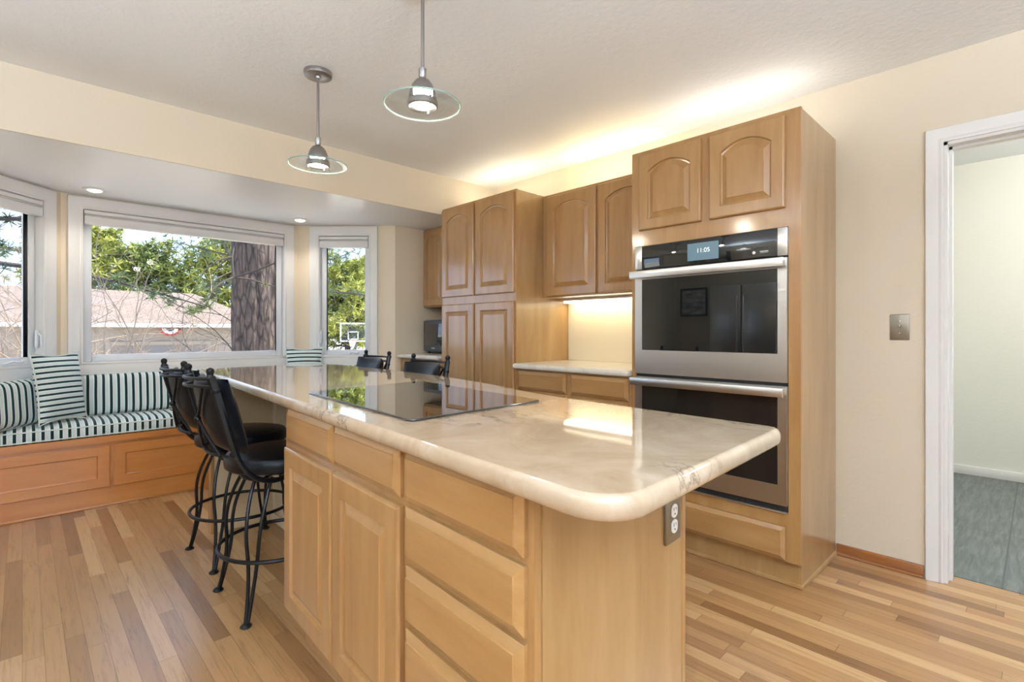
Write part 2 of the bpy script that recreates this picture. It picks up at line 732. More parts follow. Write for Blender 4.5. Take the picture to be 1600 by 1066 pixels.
# right wall with doorway
DY0, DY1, DZ = -0.49, 0.313, 2.03
mb = MB()
mb.box(W, W + 0.115, DY1, NY + 0.1, 0, CZ)
mb.box(W, W + 0.115, BY - 0.1, DY0, 0, CZ)
mb.box(W, W + 0.115, DY0, DY1, DZ, CZ)
struct(mb.build('wall_right', wall_m, None, 0))
mb = MB()
mb.box(LX - 0.1, LX, BY - 0.1, 4.3, 0, CZ)
struct(mb.build('wall_left', wall_m, None, 0))
# back wall with an opening for the added window
mb = MB()
mb.box(LX, -1.9, BY - 0.1, BY, 0, CZ)
mb.box(1.3, W, BY - 0.1, BY, 0, CZ)
mb.box(-1.9, 1.3, BY - 0.1, BY, 2.2, CZ)
mb.box(-1.9, 1.3, BY - 0.1, BY, 0, 0.5)
struct(mb.build('wall_back', wall_m, None, 0))
# wall closing the nook (right of the bay) and its mirror on the left
mb = MB()
mb.box(2.43, W, NY, NY + 0.1, 0, SZ)
struct(mb.build('wall_nook', nook_m, None, 0))
mb = MB()
mb.box(LX, -0.44, NY, NY + 0.1, 0, SZ)
struct(mb.build('wall_alcove', nook_m, None, 0))
# hall walls
mb = MB()
mb.box(5.5, 5.62, -1.7, 1.6, 0, 2.51)
struct(mb.build('wall_hall', hallw_m, None, 0))
mb = MB()
mb.box(W + 0.115, 5.62, 1.5, 1.6, 0, 2.51)
mb.box(W + 0.115, 5.62, -1.7, -1.6, 0, 2.51)
mb.box(W + 0.116, W + 0.13, -1.7, DY0, 0, 2.51)
mb.box(W + 0.116, W + 0.13, DY1, 1.6, 0, 2.51)
mb.box(W + 0.116, W + 0.13, DY0, DY1, DZ, 2.51)
struct(mb.build('wall_corridor', hallw_m, None, 0))
mb = MB()
mb.box(5.485, 5.5, -1.6, 1.5, 0.004, 0.075, 0.004)
struct(mb.build('baseboard_hall', white_trim))
# oak baseboard
mb = MB()
mb.box(W - 0.014, W, DY1 + 0.068, 0.735, 0, 0.058, 0.003)
mb.tube([(W - 0.014, DY1 + 0.07, 0.006), (W - 0.014, 0.733, 0.006)], 0.010)
struct(mb.build('baseboard_right', oak_trim))

# doorway: jambs, casing
dr = struct(empty('door_1', (W, (DY0 + DY1) / 2, 0)))
mb = MB()
mb.box(W - 0.001, W + 0.132, DY1 - 0.018, DY1 + 0.001, 0, DZ)
mb.box(W - 0.001, W + 0.132, DY0 - 0.001, DY0 + 0.018, 0, DZ)
mb.box(W - 0.001, W + 0.132, DY0, DY1, DZ - 0.018, DZ + 0.001)
mb.box(W + 0.05, W + 0.09, DY1 - 0.030, DY1 - 0.017, 0, DZ - 0.018)
mb.box(W + 0.05, W + 0.09, DY0, DY1 - 0.017, DZ - 0.030, DZ - 0.018)
mb.build('jamb', white_trim, dr)


def casing_ring(mb, u0, u1, z0, z1, P, wd=0.065, th=0.018, bottom=False):
    """mitred picture-frame moulding round an opening; profile steps"""
    prof = [(0.0, 0.0), (0.0, 0.010), (0.008, 0.013), (0.018, 0.009), (0.026, 0.012), (wd - 0.016, th), (wd - 0.003, th), (wd, th - 0.004), (wd, 0.0)]
    if bottom:
        rings = []
        for o, d in prof:
            rings.append([P(u0 - o, z0 - o, d), P(u1 + o, z0 - o, d), P(u1 + o, z1 + o, d), P(u0 - o, z1 + o, d)])
        bvr = [[mb.bm.verts.new(p) for p in lp] for lp in rings]
        for a, b in zip(bvr[:-1], bvr[1:]):
            for i in range(4):
                j = (i + 1) % 4
                mb.bm.faces.new((a[i], a[j], b[j], b[i]))
    else:
        rings = []
        for o, d in prof:
            rings.append([P(u0 - o, z0, d), P(u0 - o, z1 + o, d), P(u1 + o, z1 + o, d), P(u1 + o, z0, d)])
        mb.loops(rings, close=False)


mb = MB()
casing_ring(mb, DY0 + 0.010, DY1 - 0.004, 0.0, DZ - 0.004, lambda u, z, d: (W - d, u, z), 0.066, 0.018)
mb.build('casing', white_trim, dr)

# ------------------------------------------------------------------ bay windows


def wall_frame(p0, p1):
    """local frame of a bay wall seen from inside: x along p0->p1, y outwards"""
    a = Vector((p0[0], p0[1], 0))
    d = (Vector((p1[0], p1[1], 0)) - a)
    L = d.length
    d.normalize()
    nrm = Vector((-d.y, d.x, 0))      # outward for left-to-right order
    return (lambda v: a + d * v[0] + nrm * v[1] + Vector((0, 0, v[2]))), L


def bay_wall(name, p0, p1, op):
    xf, L = wall_frame(p0, p1)
    u0, u1, z0, z1 = op
    mb = MB(xf)
    mb.box(0, u0, 0, 0.14, 0, SZ)
    mb.box(u1, L, 0, 0.14, 0, SZ)
    mb.box(u0, u1, 0, 0.14, 0, z0)
    mb.box(u0, u1, 0, 0.14, z1, SZ)
    struct(mb.build(name, nook_m, None, 0))
    return xf, L


def bay_window(name, xf, op, label_side, crank=True, sash_dark=True):
    u0, u1, z0, z1 = op
    c = xf(Vector(((u0 + u1) / 2, 0, z0)))
    w_ = struct(empty(name, c))
    mb = MB(xf)
    casing_ring(mb, u0 + 0.012, u1 - 0.012, z0 + 0.012, z1 - 0.012, lambda u, z, d: (u, -d, z), 0.082, 0.022, True)
    mb.build('casing', white_trim, w_)
    mb = MB(xf)      # jamb liner
    for a in ((u0, u0 + 0.014, z0, z1), (u1 - 0.014, u1, z0, z1), (u0, u1, z0, z0 + 0.014), (u0, u1, z1 - 0.014, z1)):
        mb.box(a[0], a[1], 0.0, 0.14, a[2], a[3])
    mb.build('jamb', white_trim, w_)
    mb = MB(xf)      # sash
    f = 0.05
    a0, a1, b0, b1 = u0 + 0.014, u1 - 0.014, z0 + 0.014, z1 - 0.014
    for q in ((a0, a0 + f, b0, b1), (a1 - f, a1, b0, b1), (a0 + f, a1 - f, b0, b0 + f), (a0 + f, a1 - f, b1 - f, b1)):
        mb.box(q[0], q[1], 0.045, 0.085, q[2], q[3], 0.006)
    mb.build('sash', vinyl, w_)
    mb = MB(xf)
    mb.box(a0 + f - 0.005, a1 - f + 0.005, 0.062, 0.067, b0 + f - 0.005, b1 - f + 0.005)
    mb.build('pane', pane_m, w_, 0)
    if crank:
        mb = MB(xf)
        uc = u0 + (u1 - u0) * 0.62
        mb.box(uc - 0.03, uc + 0.03, 0.0, 0.02, z0 + 0.012, z0 + 0.034, 0.005)
        mb.tube([(uc, 0.0, z0 + 0.03), (uc + 0.02, -0.025, z0 + 0.045), (uc + 0.075, -0.03, z0 + 0.038)], 0.006)
        mb.ball((uc + 0.08, -0.03, z0 + 0.045), 0.010, 6)
        mb.build('crank_handle', vinyl, w_)
    # latch lever
    mb = MB(xf)
    side = u1 - 0.03 if label_side == 'left' else u0 + 0.02
    if crank:
        mb.box(side - 0.009, side + 0.009, 0.012, 0.03, z0 + 0.12, z0 + 0.24, 0.004)
        mb.tube([(side, 0.012, z0 + 0.22), (side, -0.008, z0 + 0.20), (side, -0.010, z0 + 0.14)], 0.006)
        mb.build('latch', vinyl, w_)
    else:
        mb.bm.free()
    return w_


def shade(xf, op, label, win):
    u0, u1, z0, z1 = op
    c = xf(Vector(((u0 + u1) / 2, 0.02, z1 - 0.12)))
    s_ = empty('shade', (0, 0, 0), 0, label)
    s_.parent = win
    mb = MB(xf)
    mb.box(u0 + 0.018, u1 - 0.018, -0.012, 0.040, z1 - 0.046, z1 - 0.019, 0.004)
    mb.build('headrail', shade_m, s_)
    mb = MB(xf)
    n = 2
    zt, zb = z1 - 0.048, z1 - 0.060
    rings = []
    for i in range(2 * n + 1):
        z = zt + (zb - zt) * i / (2 * n)
        yo = 0.0 if i % 2 else 0.006
        rings.append([(u0 + 0.024, -0.004 - yo, z), (u1 - 0.024, -0.004 - yo, z), (u1 - 0.024, 0.034 + yo, z), (u0 + 0.024, 0.034 + yo, z)])
    mb.loops(rings)
    mb.build('pleats', shade_m, s_, 0)
    mb = MB(xf)
    mb.box(u0 + 0.020, u1 - 0.020, -0.012, 0.040, z1 - 0.118, z1 - 0.061, 0.004)
    mb.build('bottom_rail', shade_m, s_)
    return s_


ZB0, ZB1 = 0.925, 2.045
opC = (0.105, 1.505, 0.925, 2.035)
xfC, LC = bay_wall('wall_bay', (CX0, CY), (CX1, CY), opC)
wn1 = bay_window('window_1', xfC, opC, 'centre', crank=False)
shade(xfC, opC, 'wide white shade drawn up at the top of the centre bay window', wn1)
opR = (0.185, 0.665, 0.925, 2.035)
xfR, LR = bay_wall('wall_bay_right', (CX1, CY), (2.43, NY), opR)
wn2 = bay_window('window_2', xfR, opR, 'right')
shade(xfR, opR, 'narrow white shade at the top of the right angled bay window', wn2)
PL = (CX0 - 0.63, NY)
xfL, LL = bay_wall('wall_bay_left', PL, (CX0, CY), (0.10, 0.77, 0.925, 2.035))
opL = (0.10, 0.77, 0.925, 2.035)
wn3 = bay_window('window_3', xfL, opL, 'left')
shade(xfL, opL, 'narrow white shade at the top of the left angled bay window', wn3)

# unseen window added behind the camera to let in more daylight
wn = struct(empty('added_window', (-0.3, BY, 0.5)))
mb = MB()
for x in (-1.9, -0.86, 0.24, 1.24):
    mb.box(x, x + 0.06, BY - 0.09, BY - 0.02, 0.5, 2.2)
mb.box(-1.9, 1.3, BY - 0.09, BY - 0.02, 0.5, 0.56)
mb.box(-1.9, 1.3, BY - 0.09, BY - 0.02, 2.14, 2.2)
mb.build('sash', vinyl, wn)
mb = MB()
mb.box(-1.88, 1.28, BY - 0.06, BY - 0.055, 0.52, 2.18)
mb.build('pane', pane_m, wn, 0)
mb = MB()
casing_ring(mb, -1.89, 1.29, 0.51, 2.19, lambda u, z, d: (u, BY + d, z), 0.08, 0.02, True)
mb.build('casing', white_trim, wn)

# ------------------------------------------------------------------ oven tower
T0, T1 = 0.737, 1.604
FX = 2.487
tw = empty('oven_cabinet', (2.77, 1.17, 0), 0, 'tall maple oven cabinet holding the built-in double oven, right of the short counter', 'cabinet')
mb = MB()
OY0, OY1, OZ0, OZ1 = 0.792, 1.570, 0.338, 1.625
# carcass with an opening for the oven
mb.box(FX + 0.004, W - 0.002, T0 + 0.003, T0 + 0.022, 0.115, 2.155)
mb.box(FX + 0.004, W - 0.002, T1 - 0.02, T1, 0.115, 2.155)
mb.box(W - 0.02, W - 0.002, T0 + 0.02, T1 - 0.02, 0.115, 2.155)
mb.box(FX + 0.02, W - 0.02, T0 + 0.02, T1 - 0.02, 2.135, 2.155)
mb.box(FX + 0.02, W - 0.02, T0 + 0.02, T1 - 0.02, 0.115, 0.135)
mb.box(FX + 0.02, W - 0.02, T0 + 0.02, T1 - 0.02, 0.310, 0.330)
mb.box(FX + 0.02, W - 0.02, T0 + 0.02, T1 - 0.02, 1.632, 1.652)
mb.build('body', maple_panel, tw)
mb = MB()
mb.box(FX, FX + 0.02, T0, OY0 - 0.004, 0.115, 2.157)
mb.box(FX, FX + 0.02, OY1 + 0.004, T1, 0.115, 2.157)
mb.box(FX, FX + 0.02, OY0 - 0.004, OY1 + 0.004, OZ1 + 0.006, 2.157)
mb.box(FX, FX + 0.02, OY0 - 0.004, OY1 + 0.004, 0.115, OZ0 - 0.006)
mb.build('face_frame', maple_v, tw)
mb = MB()
mb.box(FX + 0.03, W - 0.002, T0 + 0.004, T1, 0.0, 0.115)
mb.tube([(FX + 0.03, T1, 0.006), (FX + 0.03, T0 + 0.004, 0.006), (W - 0.002, T0 + 0.004, 0.006)], 0.013)
mb.build('toe_kick', maple_panel, tw)
for (a, b, k) in ((1.160, 1.552, 0), (0.799, 1.148, 1)):
    pass
for a, b in ((1.192, 1.552), (0.799, 1.150)):
    mb = MB()
    panel_door(mb, a, b, 1.716, 2.134, PX(FX), 0.045, 0.056)
    mb.build('door', maple_v, tw, 14)
mb = MB()
slab_drawer(mb, 0.799, 1.563, 0.125, 0.274, PX(FX))
mb.build('drawer', maple_y, tw, 14)

# double oven
ov = empty('double_oven', (2.70, 1.18, OZ0), 0, 'stainless steel double wall oven with black glass doors and lit clock display', 'oven')
OX = 2.468
mb = MB()
mb.box(FX - 0.003, 2.98, OY0, OY1, OZ0, OZ1 - 0.002)
mb.build('oven_body', black_gap, ov)
for a, b in ((OY0 - 0.004, OY0 + 0.038), (OY1 - 0.038, OY1 + 0.004)):
    MB().box(OX + 0.004, FX - 0.001, a, b, 1.500, 1.627, 0.002).build('side_trim', steel, ov)
MB().box(OX + 0.006, FX - 0.001, OY0 - 0.004, OY1 + 0.004, 0.334, 0.340, 0.001).build('bottom_trim', steel, ov)
cp = MB().box(OX + 0.002, FX - 0.002, OY0 + 0.039, OY1 - 0.039, 1.500, 1.626, 0.002).build('control_panel', ovenglass, ov)
screen_m = emit('display_glow', srgb(126, 168, 186), 0.45, 0.02)
scr = MB().box(OX + 0.0005, OX + 0.0025, 1.100, 1.262, 1.518, 1.606).build('display_screen', screen_m, ov, 0)
scr.parent = cp
digit_m = emit('display_digits', (1, 1, 1, 1), 1.2)


def text_mesh(name, s, size, mat, mtx, parent, ext=0.0004):
    cu = bpy.data.curves.new(name, 'FONT')
    cu.body = s
    cu.size = size
    cu.extrude = ext
    cu.offset = -0.0007
    cu.align_x = 'CENTER'
    cu.align_y = 'CENTER'
    to = bpy.data.objects.new(name, cu)
    C.objects.link(to)
    bpy.context.view_layer.update()
    me = bpy.data.meshes.new_from_object(to)
    bpy.data.objects.remove(to)
    me.transform(mtx)
    me.materials.clear()
    me.materials.append(mat)
    me.name = name
    o = bpy.data.objects.new(name, me)
    C.objects.link(o)
    o.parent = parent
    return o


def face_mx(x, y, z, off):
    # text on a face looking towards -X : right = -Y
    m = Matrix(((0, 0, -1, x), (-1, 0, 0, y), (0, 1, 0, z), (0, 0, 0, 1)))
    return Matrix.Translation(-Vector(off)) @ m


text_mesh('clock_digits', '11:05', 0.032, digit_m, face_mx(OX + 0.0002, 1.178, 1.566, ov.location), cp)
logo = MB()
logo.box(OX + 0.0014, OX + 0.0022, 0.868, 0.905, 1.5215, 1.5225)
logo.box(OX + 0.0014, OX + 0.0022, 0.868, 0.905, 1.5265, 1.5300)
lg = [(OX + 0.0014, 0.932 + 0.0075 * cos(2 * pi * k / 16), 1.5255 + 0.0075 * sin(2 * pi * k / 16)) for k in range(16)]
logo.loops([lg, [(p[0] + 0.0008, p[1], p[2]) for p in lg]])
o_ = logo.build('logo_marks', white_plastic, ov, 0)
o_.parent = cp


def oven_door(z0, z1, gz0, gz1):
    d = MB()
    g0, g1 = OY0 + 0.036, OY1 - 0.040
    d.box(OX, FX - 0.004, OY0 - 0.003, g0, z0, z1)
    d.box(OX, FX - 0.004, g1, OY1 + 0.003, z0, z1)
    d.box(OX, FX - 0.004, g0, g1, z0, gz0)
    d.box(OX, FX - 0.004, g0, g1, gz1, z1)
    do = d.build('oven_door', steel, ov, 0)
    g = MB().box(OX + 0.003, FX - 0.006, g0, g1, gz0, gz1).build('door_glass', ovenglass, ov, 0)
    g.parent = do
    h = MB()
    hz1 = z1 - 0.004
    h.box(OX - 0.058, OX - 0.040, OY0 - 0.004, OY1 + 0.004, hz1 - 0.040, hz1, 0.003)
    for y in (OY0 + 0.012, OY1 - 0.012):
        h.box(OX - 0.042, OX + 0.001, y - 0.010, y + 0.010, hz1 - 0.034, hz1 - 0.006, 0.002)
    ho = h.build('handle', steel, ov)
    ho.parent = do


oven_door(0.925, 1.490, 1.055, 1.442)
oven_door(0.370, 0.908, 0.460, 0.868)

# ------------------------------------------------------------------ pantry
pn = empty('pantry_cabinet', (2.76, 3.0, 0), 0, 'tall maple pantry cabinet with four doors beside the beam', 'cabinet')
P0, P1 = 2.540, YB - 0.014
PXF = 2.487
mb = MB()
mb.box(PXF + 0.002, W - 0.002, P0 + 0.002, P1, 0.10, 2.153)
mb.build('body', maple_panel, pn)
mb = MB()
mb.box(PXF - 0.001, PXF + 0.012, P0, P1, 0.10, 2.155)
mb.build('face_frame', maple_v, pn)
MB().box(PXF + 0.06, W - 0.01, P0 + 0.01, P1 - 0.002, 0, 0.10).build('toe_kick', maple_panel, pn)
for a, b in ((2.556, 2.970), (2.995, 3.395)):
    mb = MB()
    panel_door(mb, a, b, 1.430, 2.136, PX(PXF), 0.050, 0.058)
    mb.build('door', maple_v, pn, 14)
    mb = MB()
    panel_door(mb, a, b, 0.135, 1.372, PX(PXF), 0.0, 0.058)
    mb.build('door', maple_v, pn, 14)

# ------------------------------------------------------------------ wall cabinets
UXF = 2.762
wc = empty('wall_cabinet', (2.9, 2.07, 1.41), 0, 'two-door maple wall cabinet between the pantry and the oven cabinet', 'cabinet')
MB().box(UXF, W - 0.002, T1 + 0.002, P0 - 0.002, 1.402, 2.148).build('body', maple_v, wc)
for a, b in ((2.052, 2.492), (1.612, 2.034)):
    mb = MB()
    panel_door(mb, a, b, 1.410, 2.132, PX(UXF), 0.050, 0.060)
    mb.build('door', maple_v, wc, 14)
wc2 = empty('wall_cabinet', (2.9, 3.74, 1.385), 0, 'single-door maple wall cabinet above the microwave in the nook', 'cabinet')
MB().box(2.74, W - 0.002, YB + 0.002, NY - 0.002, 1.380, SZ - 0.002).build('body', maple_v, wc2)
for a, b in ((3.715, 4.035),):
    mb = MB()
    panel_door(mb, a, b, 1.392, 2.098, PX(2.74), 0.04, 0.056)
    mb.build('door', maple_v, wc2, 14)
mb = MB()
panel_door(mb, 3.435, 3.705, 1.392, 2.098, PX(2.74), 0.04, 0.056)
mb.build('door', maple_v, wc2, 14)

# ------------------------------------------------------------------ base cabinet with two drawers and short counter
BXF = 2.487
bc = empty('base_cabinet', (2.77, 2.07, 0), 0, 'maple base cabinet with two drawers under the short counter', 'cabinet')
MB().box(BXF, W - 0.002, T1 + 0.002, P0 - 0.002, 0.10, 0.898).build('body', maple_y, bc)
MB().box(BXF + 0.06, W - 0.01, T1 + 0.002, P0 - 0.002, 0.0, 0.10).build('toe_kick', maple_panel, bc)
for a, b in ((2.083, 2.512), (1.622, 2.046)):
    mb = MB()
    slab_drawer(mb, a, b, 0.760, 0.884, PX(BXF))
    mb.build('drawer', maple_y, bc, 14)
    mb = MB()
    panel_door(mb, a, b, 0.135, 0.742, PX(BXF), 0.0, 0.056)
    mb.build('door', maple_v, bc, 14)


def slab(pts, z0, z1, nose, seg=5):
    """horizontal slab with rounded nose from an outline (list of 2D points, counter-clockwise)"""
    n = len(pts)
    P = [Vector(p) for p in pts]
    nr = []
    for i in range(n):
        a = (P[i] - P[i - 1]).normalized()
        b = (P[(i + 1) % n] - P[i]).normalized()
        na = Vector((a.y, -a.x))
        nb = Vector((b.y, -b.x))
        s_ = (na + nb)
        s_ = s_.normalized() / max(0.4, s_.normalized().dot(na))
        nr.append(s_)
    rings = []
    h = (z1 - z0) / 2
    zc = (z0 + z1) / 2
    for k in range(2 * seg + 1):
        a = -pi / 2 + pi * k / (2 * seg)
        ins = nose * (1 - cos(a))
        rings.append([(P[i].x - nr[i].x * ins, P[i].y - nr[i].y * ins, zc + h * sin(a)) for i in range(n)])
    return MB().loops(rings)


def fillet(pts, rad, seg=6):
    out = []
    n = len(pts)
    for i in range(n):
        r = rad[i] if isinstance(rad, (list, tuple)) else rad
        p, a, b = Vector(pts[i]), Vector(pts[i - 1]), Vector(pts[(i + 1) % n])
        if r <= 0:
            out.append(tuple(p))
            continue
        da, db = (a - p).normalized(), (b - p).normalized()
        ang = da.angle(db)
        t = r / math.tan(ang / 2)
        c = p + (da + db).normalized() * (r / sin(ang / 2))
        s0, s1 = p + da * t, p + db * t
        v0, v1 = s0 - c, s1 - c
        tot = v0.angle_signed(v1)
        for k in range(seg + 1):
            q = v0.copy()
            q.rotate(Matrix.Rotation(-tot * k / seg, 2))
            out.append(tuple(c + q))
    return out


mb = slab([(2.447, P0 - 0.003), (2.447, T1 + 0.003), (W - 0.002, T1 + 0.003), (W - 0.002, P0 - 0.003)], 0.900, 0.937, 0.012)
o = mb.build('countertop', lam, None)
tag(o, 'short pale countertop between the pantry and the oven cabinet', 'countertop')

# backsplash panel of the recess
mb = MB()
mb.box(W - 0.004, W - 0.0005, T1 + 0.003, P0 - 0.003, 0.938, 1.400)
o = struct(mb.build('trim_backsplash', plain('cream_splashback', srgb(236, 226, 200), 0.4), None, 0))

# under cabinet lamp
ul = empty('under_cabinet_light', (2.93, 2.06, 1.36), 0, 'slim fluorescent light glowing under the wall cabinet', 'light')
MB().box(2.94, 3.045, 1.63, 2.515, 1.385, 1.401, 0.003).build('housing', white_plastic, ul)
MB().box(2.95, 3.040, 1.64, 2.505, 1.368, 1.386, 0.006).build('diffuser', tube_glow, ul)
lamp('under_cabinet_lamp', 'AREA', (2.99, 2.07, 1.362), 1.15, (1.0, 0.80, 0.43), (0, 0, 0), shape='RECTANGLE', size=0.08, size_y=0.85)
# strip lamp lying on top of the wall cabinet
tl = empty('cabinet_top_light', (2.9, 2.06, 2.149), 0, 'hidden strip lamp lying on top of the two-door wall cabinet', 'light')
MB().box(2.87, 2.93, 1.66, 2.48, 2.1485, 2.165, 0.003).build('housing', white_plastic, tl)
MB().tube([(2.90, 1.67, 2.176), (2.90, 2.47, 2.176)], 0.012).build('tube', tube_glow, tl)
lamp('cabinet_top_lamp', 'AREA', (2.90, 2.07, 2.192), 2.2, (1.0, 0.80, 0.42), (pi, 0, 0), shape='RECTANGLE', size=0.05, size_y=0.8)

for nm, y0, y1, en, co, lb in (('pantry', 2.62, 3.33, 1.3, (1.0, 0.90, 0.66), 'strip lamp lying on top of the tall pantry cabinet'),
                               ('tower', 0.80, 1.54, 0.9, (1.0, 0.95, 0.88), 'strip lamp lying on top of the tall oven cabinet')):
    zt = 2.154 if nm == 'pantry' else 2.1555
    t2 = empty('cabinet_top_light', (2.80, (y0 + y1) / 2, zt), 0, lb, 'light')
    MB().box(2.77, 2.83, y0, y1, zt, zt + 0.014, 0.003).build('housing', white_plastic, t2)
    MB().tube([(2.80, y0 + 0.01, zt + 0.025), (2.80, y1 - 0.01, zt + 0.025)], 0.011).build('tube', tube_glow, t2)
    lamp('cabinet_top_lamp', 'AREA', (2.80, (y0 + y1) / 2, zt + 0.04), en, co, (pi, 0, 0), shape='RECTANGLE', size=0.05, size_y=y1 - y0)

# ------------------------------------------------------------------ nook counter and microwave
nc = empty('base_cabinet', (2.77, 3.74, 0), 0, 'pale maple base cabinet under the microwave counter in the nook', 'cabinet')
MB().box(2.49, W - 0.002, YB + 0.002, NY - 0.002, 0.0, 0.918).build('body', maple_v, nc)
mb = MB()
slab_drawer(mb, 3.445, 4.010, 0.770, 0.896, PX(2.49))
mb.build('drawer', maple_y, nc, 14)
for a, b in ((3.445, 3.72), (3.735, 4.010)):
    mb = MB()
    panel_door(mb, a, b, 0.12, 0.75, PX(2.49), 0, 0.056)
    mb.build('door', maple_v, nc, 14)
mb = slab([(2.445, NY - 0.003), (2.445, YB + 0.003), (W - 0.002, YB + 0.003), (W - 0.002, NY - 0.003)], 0.920, 0.955, 0.012)
tag(mb.build('countertop', lam), 'small pale countertop in the nook holding the microwave', 'countertop')
mw = empty('microwave', (2.86, 3.72, 0.956), 0, 'dark grey microwave on the nook counter beside the pantry', 'microwave')
mb = MB()
mb.box(2.70, 3.03, 3.50, 3.98, 0.970, 1.262, 0.012)
mb.build('body', charcoal, mw)
for x in (2.73, 3.00):
    for y in (3.53, 3.95):
        MB().lathe([(0.012, 0.956), (0.012, 0.972)], x, y, 10).build('foot', black_gap, mw)
mwd = MB().box(2.682, 2.701, 3.632, 3.975, 0.978, 1.256, 0.008).build('door', charcoal, mw)
g = MB().box(2.679, 2.6835, 3.672, 3.945, 1.032, 1.226, 0.002).build('window', ovenglass, mw)
g.parent = mwd
MB().box(2.684, 2.701, 3.505, 3.628, 0.978, 1.256, 0.006).build('control_panel', ovenglass, mw)
o = MB().box(2.6785, 2.6825, 3.79, 3.84, 1.000, 1.008).build('badge', chrome, mw)
o.parent = mwd

# ------------------------------------------------------------------ light switch and island outlet
sw = empty('light_switch', (W, 0.472, 1.176), 0, 'antique pewter light switch plate on the wall beside the doorway', 'switch')
MB().box(W - 0.006, W, 0.434, 0.510, 1.115, 1.240, 0.003).build('plate', pewter, sw)
mb = MB()
mb.box(W - 0.018, W - 0.005, 0.4665, 0.4775, 1.172, 1.192, 0.003)
mb.build('toggle', pewter, sw)
for z in (1.148, 1.207):
    MB().box(W - 0.0075, W - 0.005, 0.469, 0.475, z - 0.003, z + 0.003, 0.001).build('screw', chrome, sw)

# ------------------------------------------------------------------ island
IO = Vector((0.635, 0.604, 0))
IA = Vector((sin(R(2.7)), cos(R(2.7)), 0))
IB = Vector((cos(R(3.2)), sin(R(3.2)), 0))


def isl(v):       # local (across, along, z)
    return IO + IB * v[0] + IA * v[1] + Vector((0, 0, v[2]))


def PI_(u, z, d):
    return (-d, u, z)


IL, IW = 1.315, 0.592
ic = empty('island_cabinet', isl((IW / 2, IL / 2, 0)), 0, 'large maple island cabinet with drawers and two doors under the stone counter', 'cabinet')
mb = MB(isl)
mb.box(0.004, IW - 0.004, 0.004, IL, 0.14, 0.874)
mb.box(0.075, IW - 0.004, 0.004, IL, 0.0, 0.14)
mb.build('body', maple_panel, ic)
mb = MB(isl)
mb.box(0.0, 0.02, 0.0, IL, 0.14, 0.878)
mb.build('face_frame', maple_v, ic)
mb = MB(isl)
mb.box(0.018, IW - 0.022, -0.004, 0.006, 0.0, 0.878)
mb.build('end_panel', maple_panel, ic)
mb = MB(isl)
mb.box(IW - 0.022, IW, -0.006, 0.012, 0.0, 0.878, 0.003)
mb.build('corner_trim', maple_v, ic)
mb = MB(isl)
mb.box(0.070, 0.076, 0.02, IL - 0.01, 0.0, 0.139)
mb.build('toe_kick', maple_y, ic)
for a, b in ((0.853, 1.262), (0.452, 0.841)):
    mb = MB(isl)
    slab_drawer(mb, a, b, 0.762, 0.880, PI_)
    mb.build('drawer', maple_y, ic, 14)
for a, b in ((0.858, 1.284), (0.448, 0.846)):
    mb = MB(isl)
    panel_door(mb, a, b, 0.168, 0.742, PI_, 0.0, 0.062)
    mb.build('door', maple_v, ic, 14)
for z0, z1 in ((0.762, 0.884), (0.624, 0.748), (0.478, 0.611), (0.330, 0.463), (0.168, 0.316)):
    mb = MB(isl)
    slab_drawer(mb, 0.017, 0.426, z0, z1, PI_)
    mb.build('drawer', maple_y, ic, 14)

# knee wall and end panel that carry the eating end of the counter
kw = empty('island_support', (1.15, 2.6, 0), 0, 'pale panelled knee wall and end panel carrying the far eating end of the island counter', 'support panel')
mb = MB()
mb.box(1.108, 1.185, 1.965, 3.28, 0.0, 0.878, 0.004)
kwall = plain('cream_painted_panel', srgb(228, 216, 192), 0.45)
mb.build('knee_wall', kwall, kw)
mb = MB()
for y in (2.3, 2.62, 2.94, 3.22):
    mb.box(1.101, 1.109, y - 0.012, y + 0.012, 0.05, 0.878)
mb.box(1.098, 1.109, 1.965, 3.28, 0.0, 0.05, 0.002)
mb.build('batten', kwall, kw)
mb = MB()
mb.box(0.792, 1.23, 3.280, 3.318, 0.0, 0.878)
mb.build('end_panel', plain('cream_end_panel', srgb(212, 190, 154), 0.4), kw)
mb = MB()
mb.box(0.770, 0.792, 3.276, 3.322, 0.0, 0.878, 0.003)
mb.build('edge_trim', maple_v, kw)

# counter
raw = [(0.800, 3.690), (0.575, 0.396), (1.352, 0.436)]
back = [(1.374, 0.82), (1.394, 1.126), (1.432, 1.377), (1.529, 1.757), (1.597, 2.144), (1.632, 2.60), (1.640, 3.0), (1.628, 3.45)]


def spline(pts, n=5):
    out = []
    for i in range(len(pts) - 1):
        p0 = Vector(pts[max(i - 1, 0)])
        p1 = Vector(pts[i])
        p2 = Vector(pts[i + 1])
        p3 = Vector(pts[min(i + 2, len(pts) - 1)])
        for k in range(n):
            t = k / n
            out.append(tuple(0.5 * ((2 * p1) + (-p0 + p2) * t + (2 * p0 - 5 * p1 + 4 * p2 - p3) * t * t + (-p0 + 3 * p1 - 3 * p2 + p3) * t ** 3)))
    out.append(tuple(pts[-1]))
    return out


bk = spline(back, 4)
outl = fillet(raw + bk + [(1.60, 3.70)], [0.05, 0.085, 0.045] + [0] * len(bk) + [0.08], 8)
mb = slab(outl, 0.880, 0.921, 0.013, 6)
tag(mb.build('island_countertop', stone, None, 50), 'polished cream stone countertop with brown veins covering the whole island', 'countertop')

ck = fillet([(0.783, 1.936), (0.724, 1.133), (1.256, 1.163), (1.332, 1.992)], 0.02, 5)
mb = slab(ck, 0.9212, 0.9275, 0.003, 2)
tag(mb.build('cooktop', cookglass, None, 50), 'black glass electric cooktop set on the stone island counter', 'cooktop')

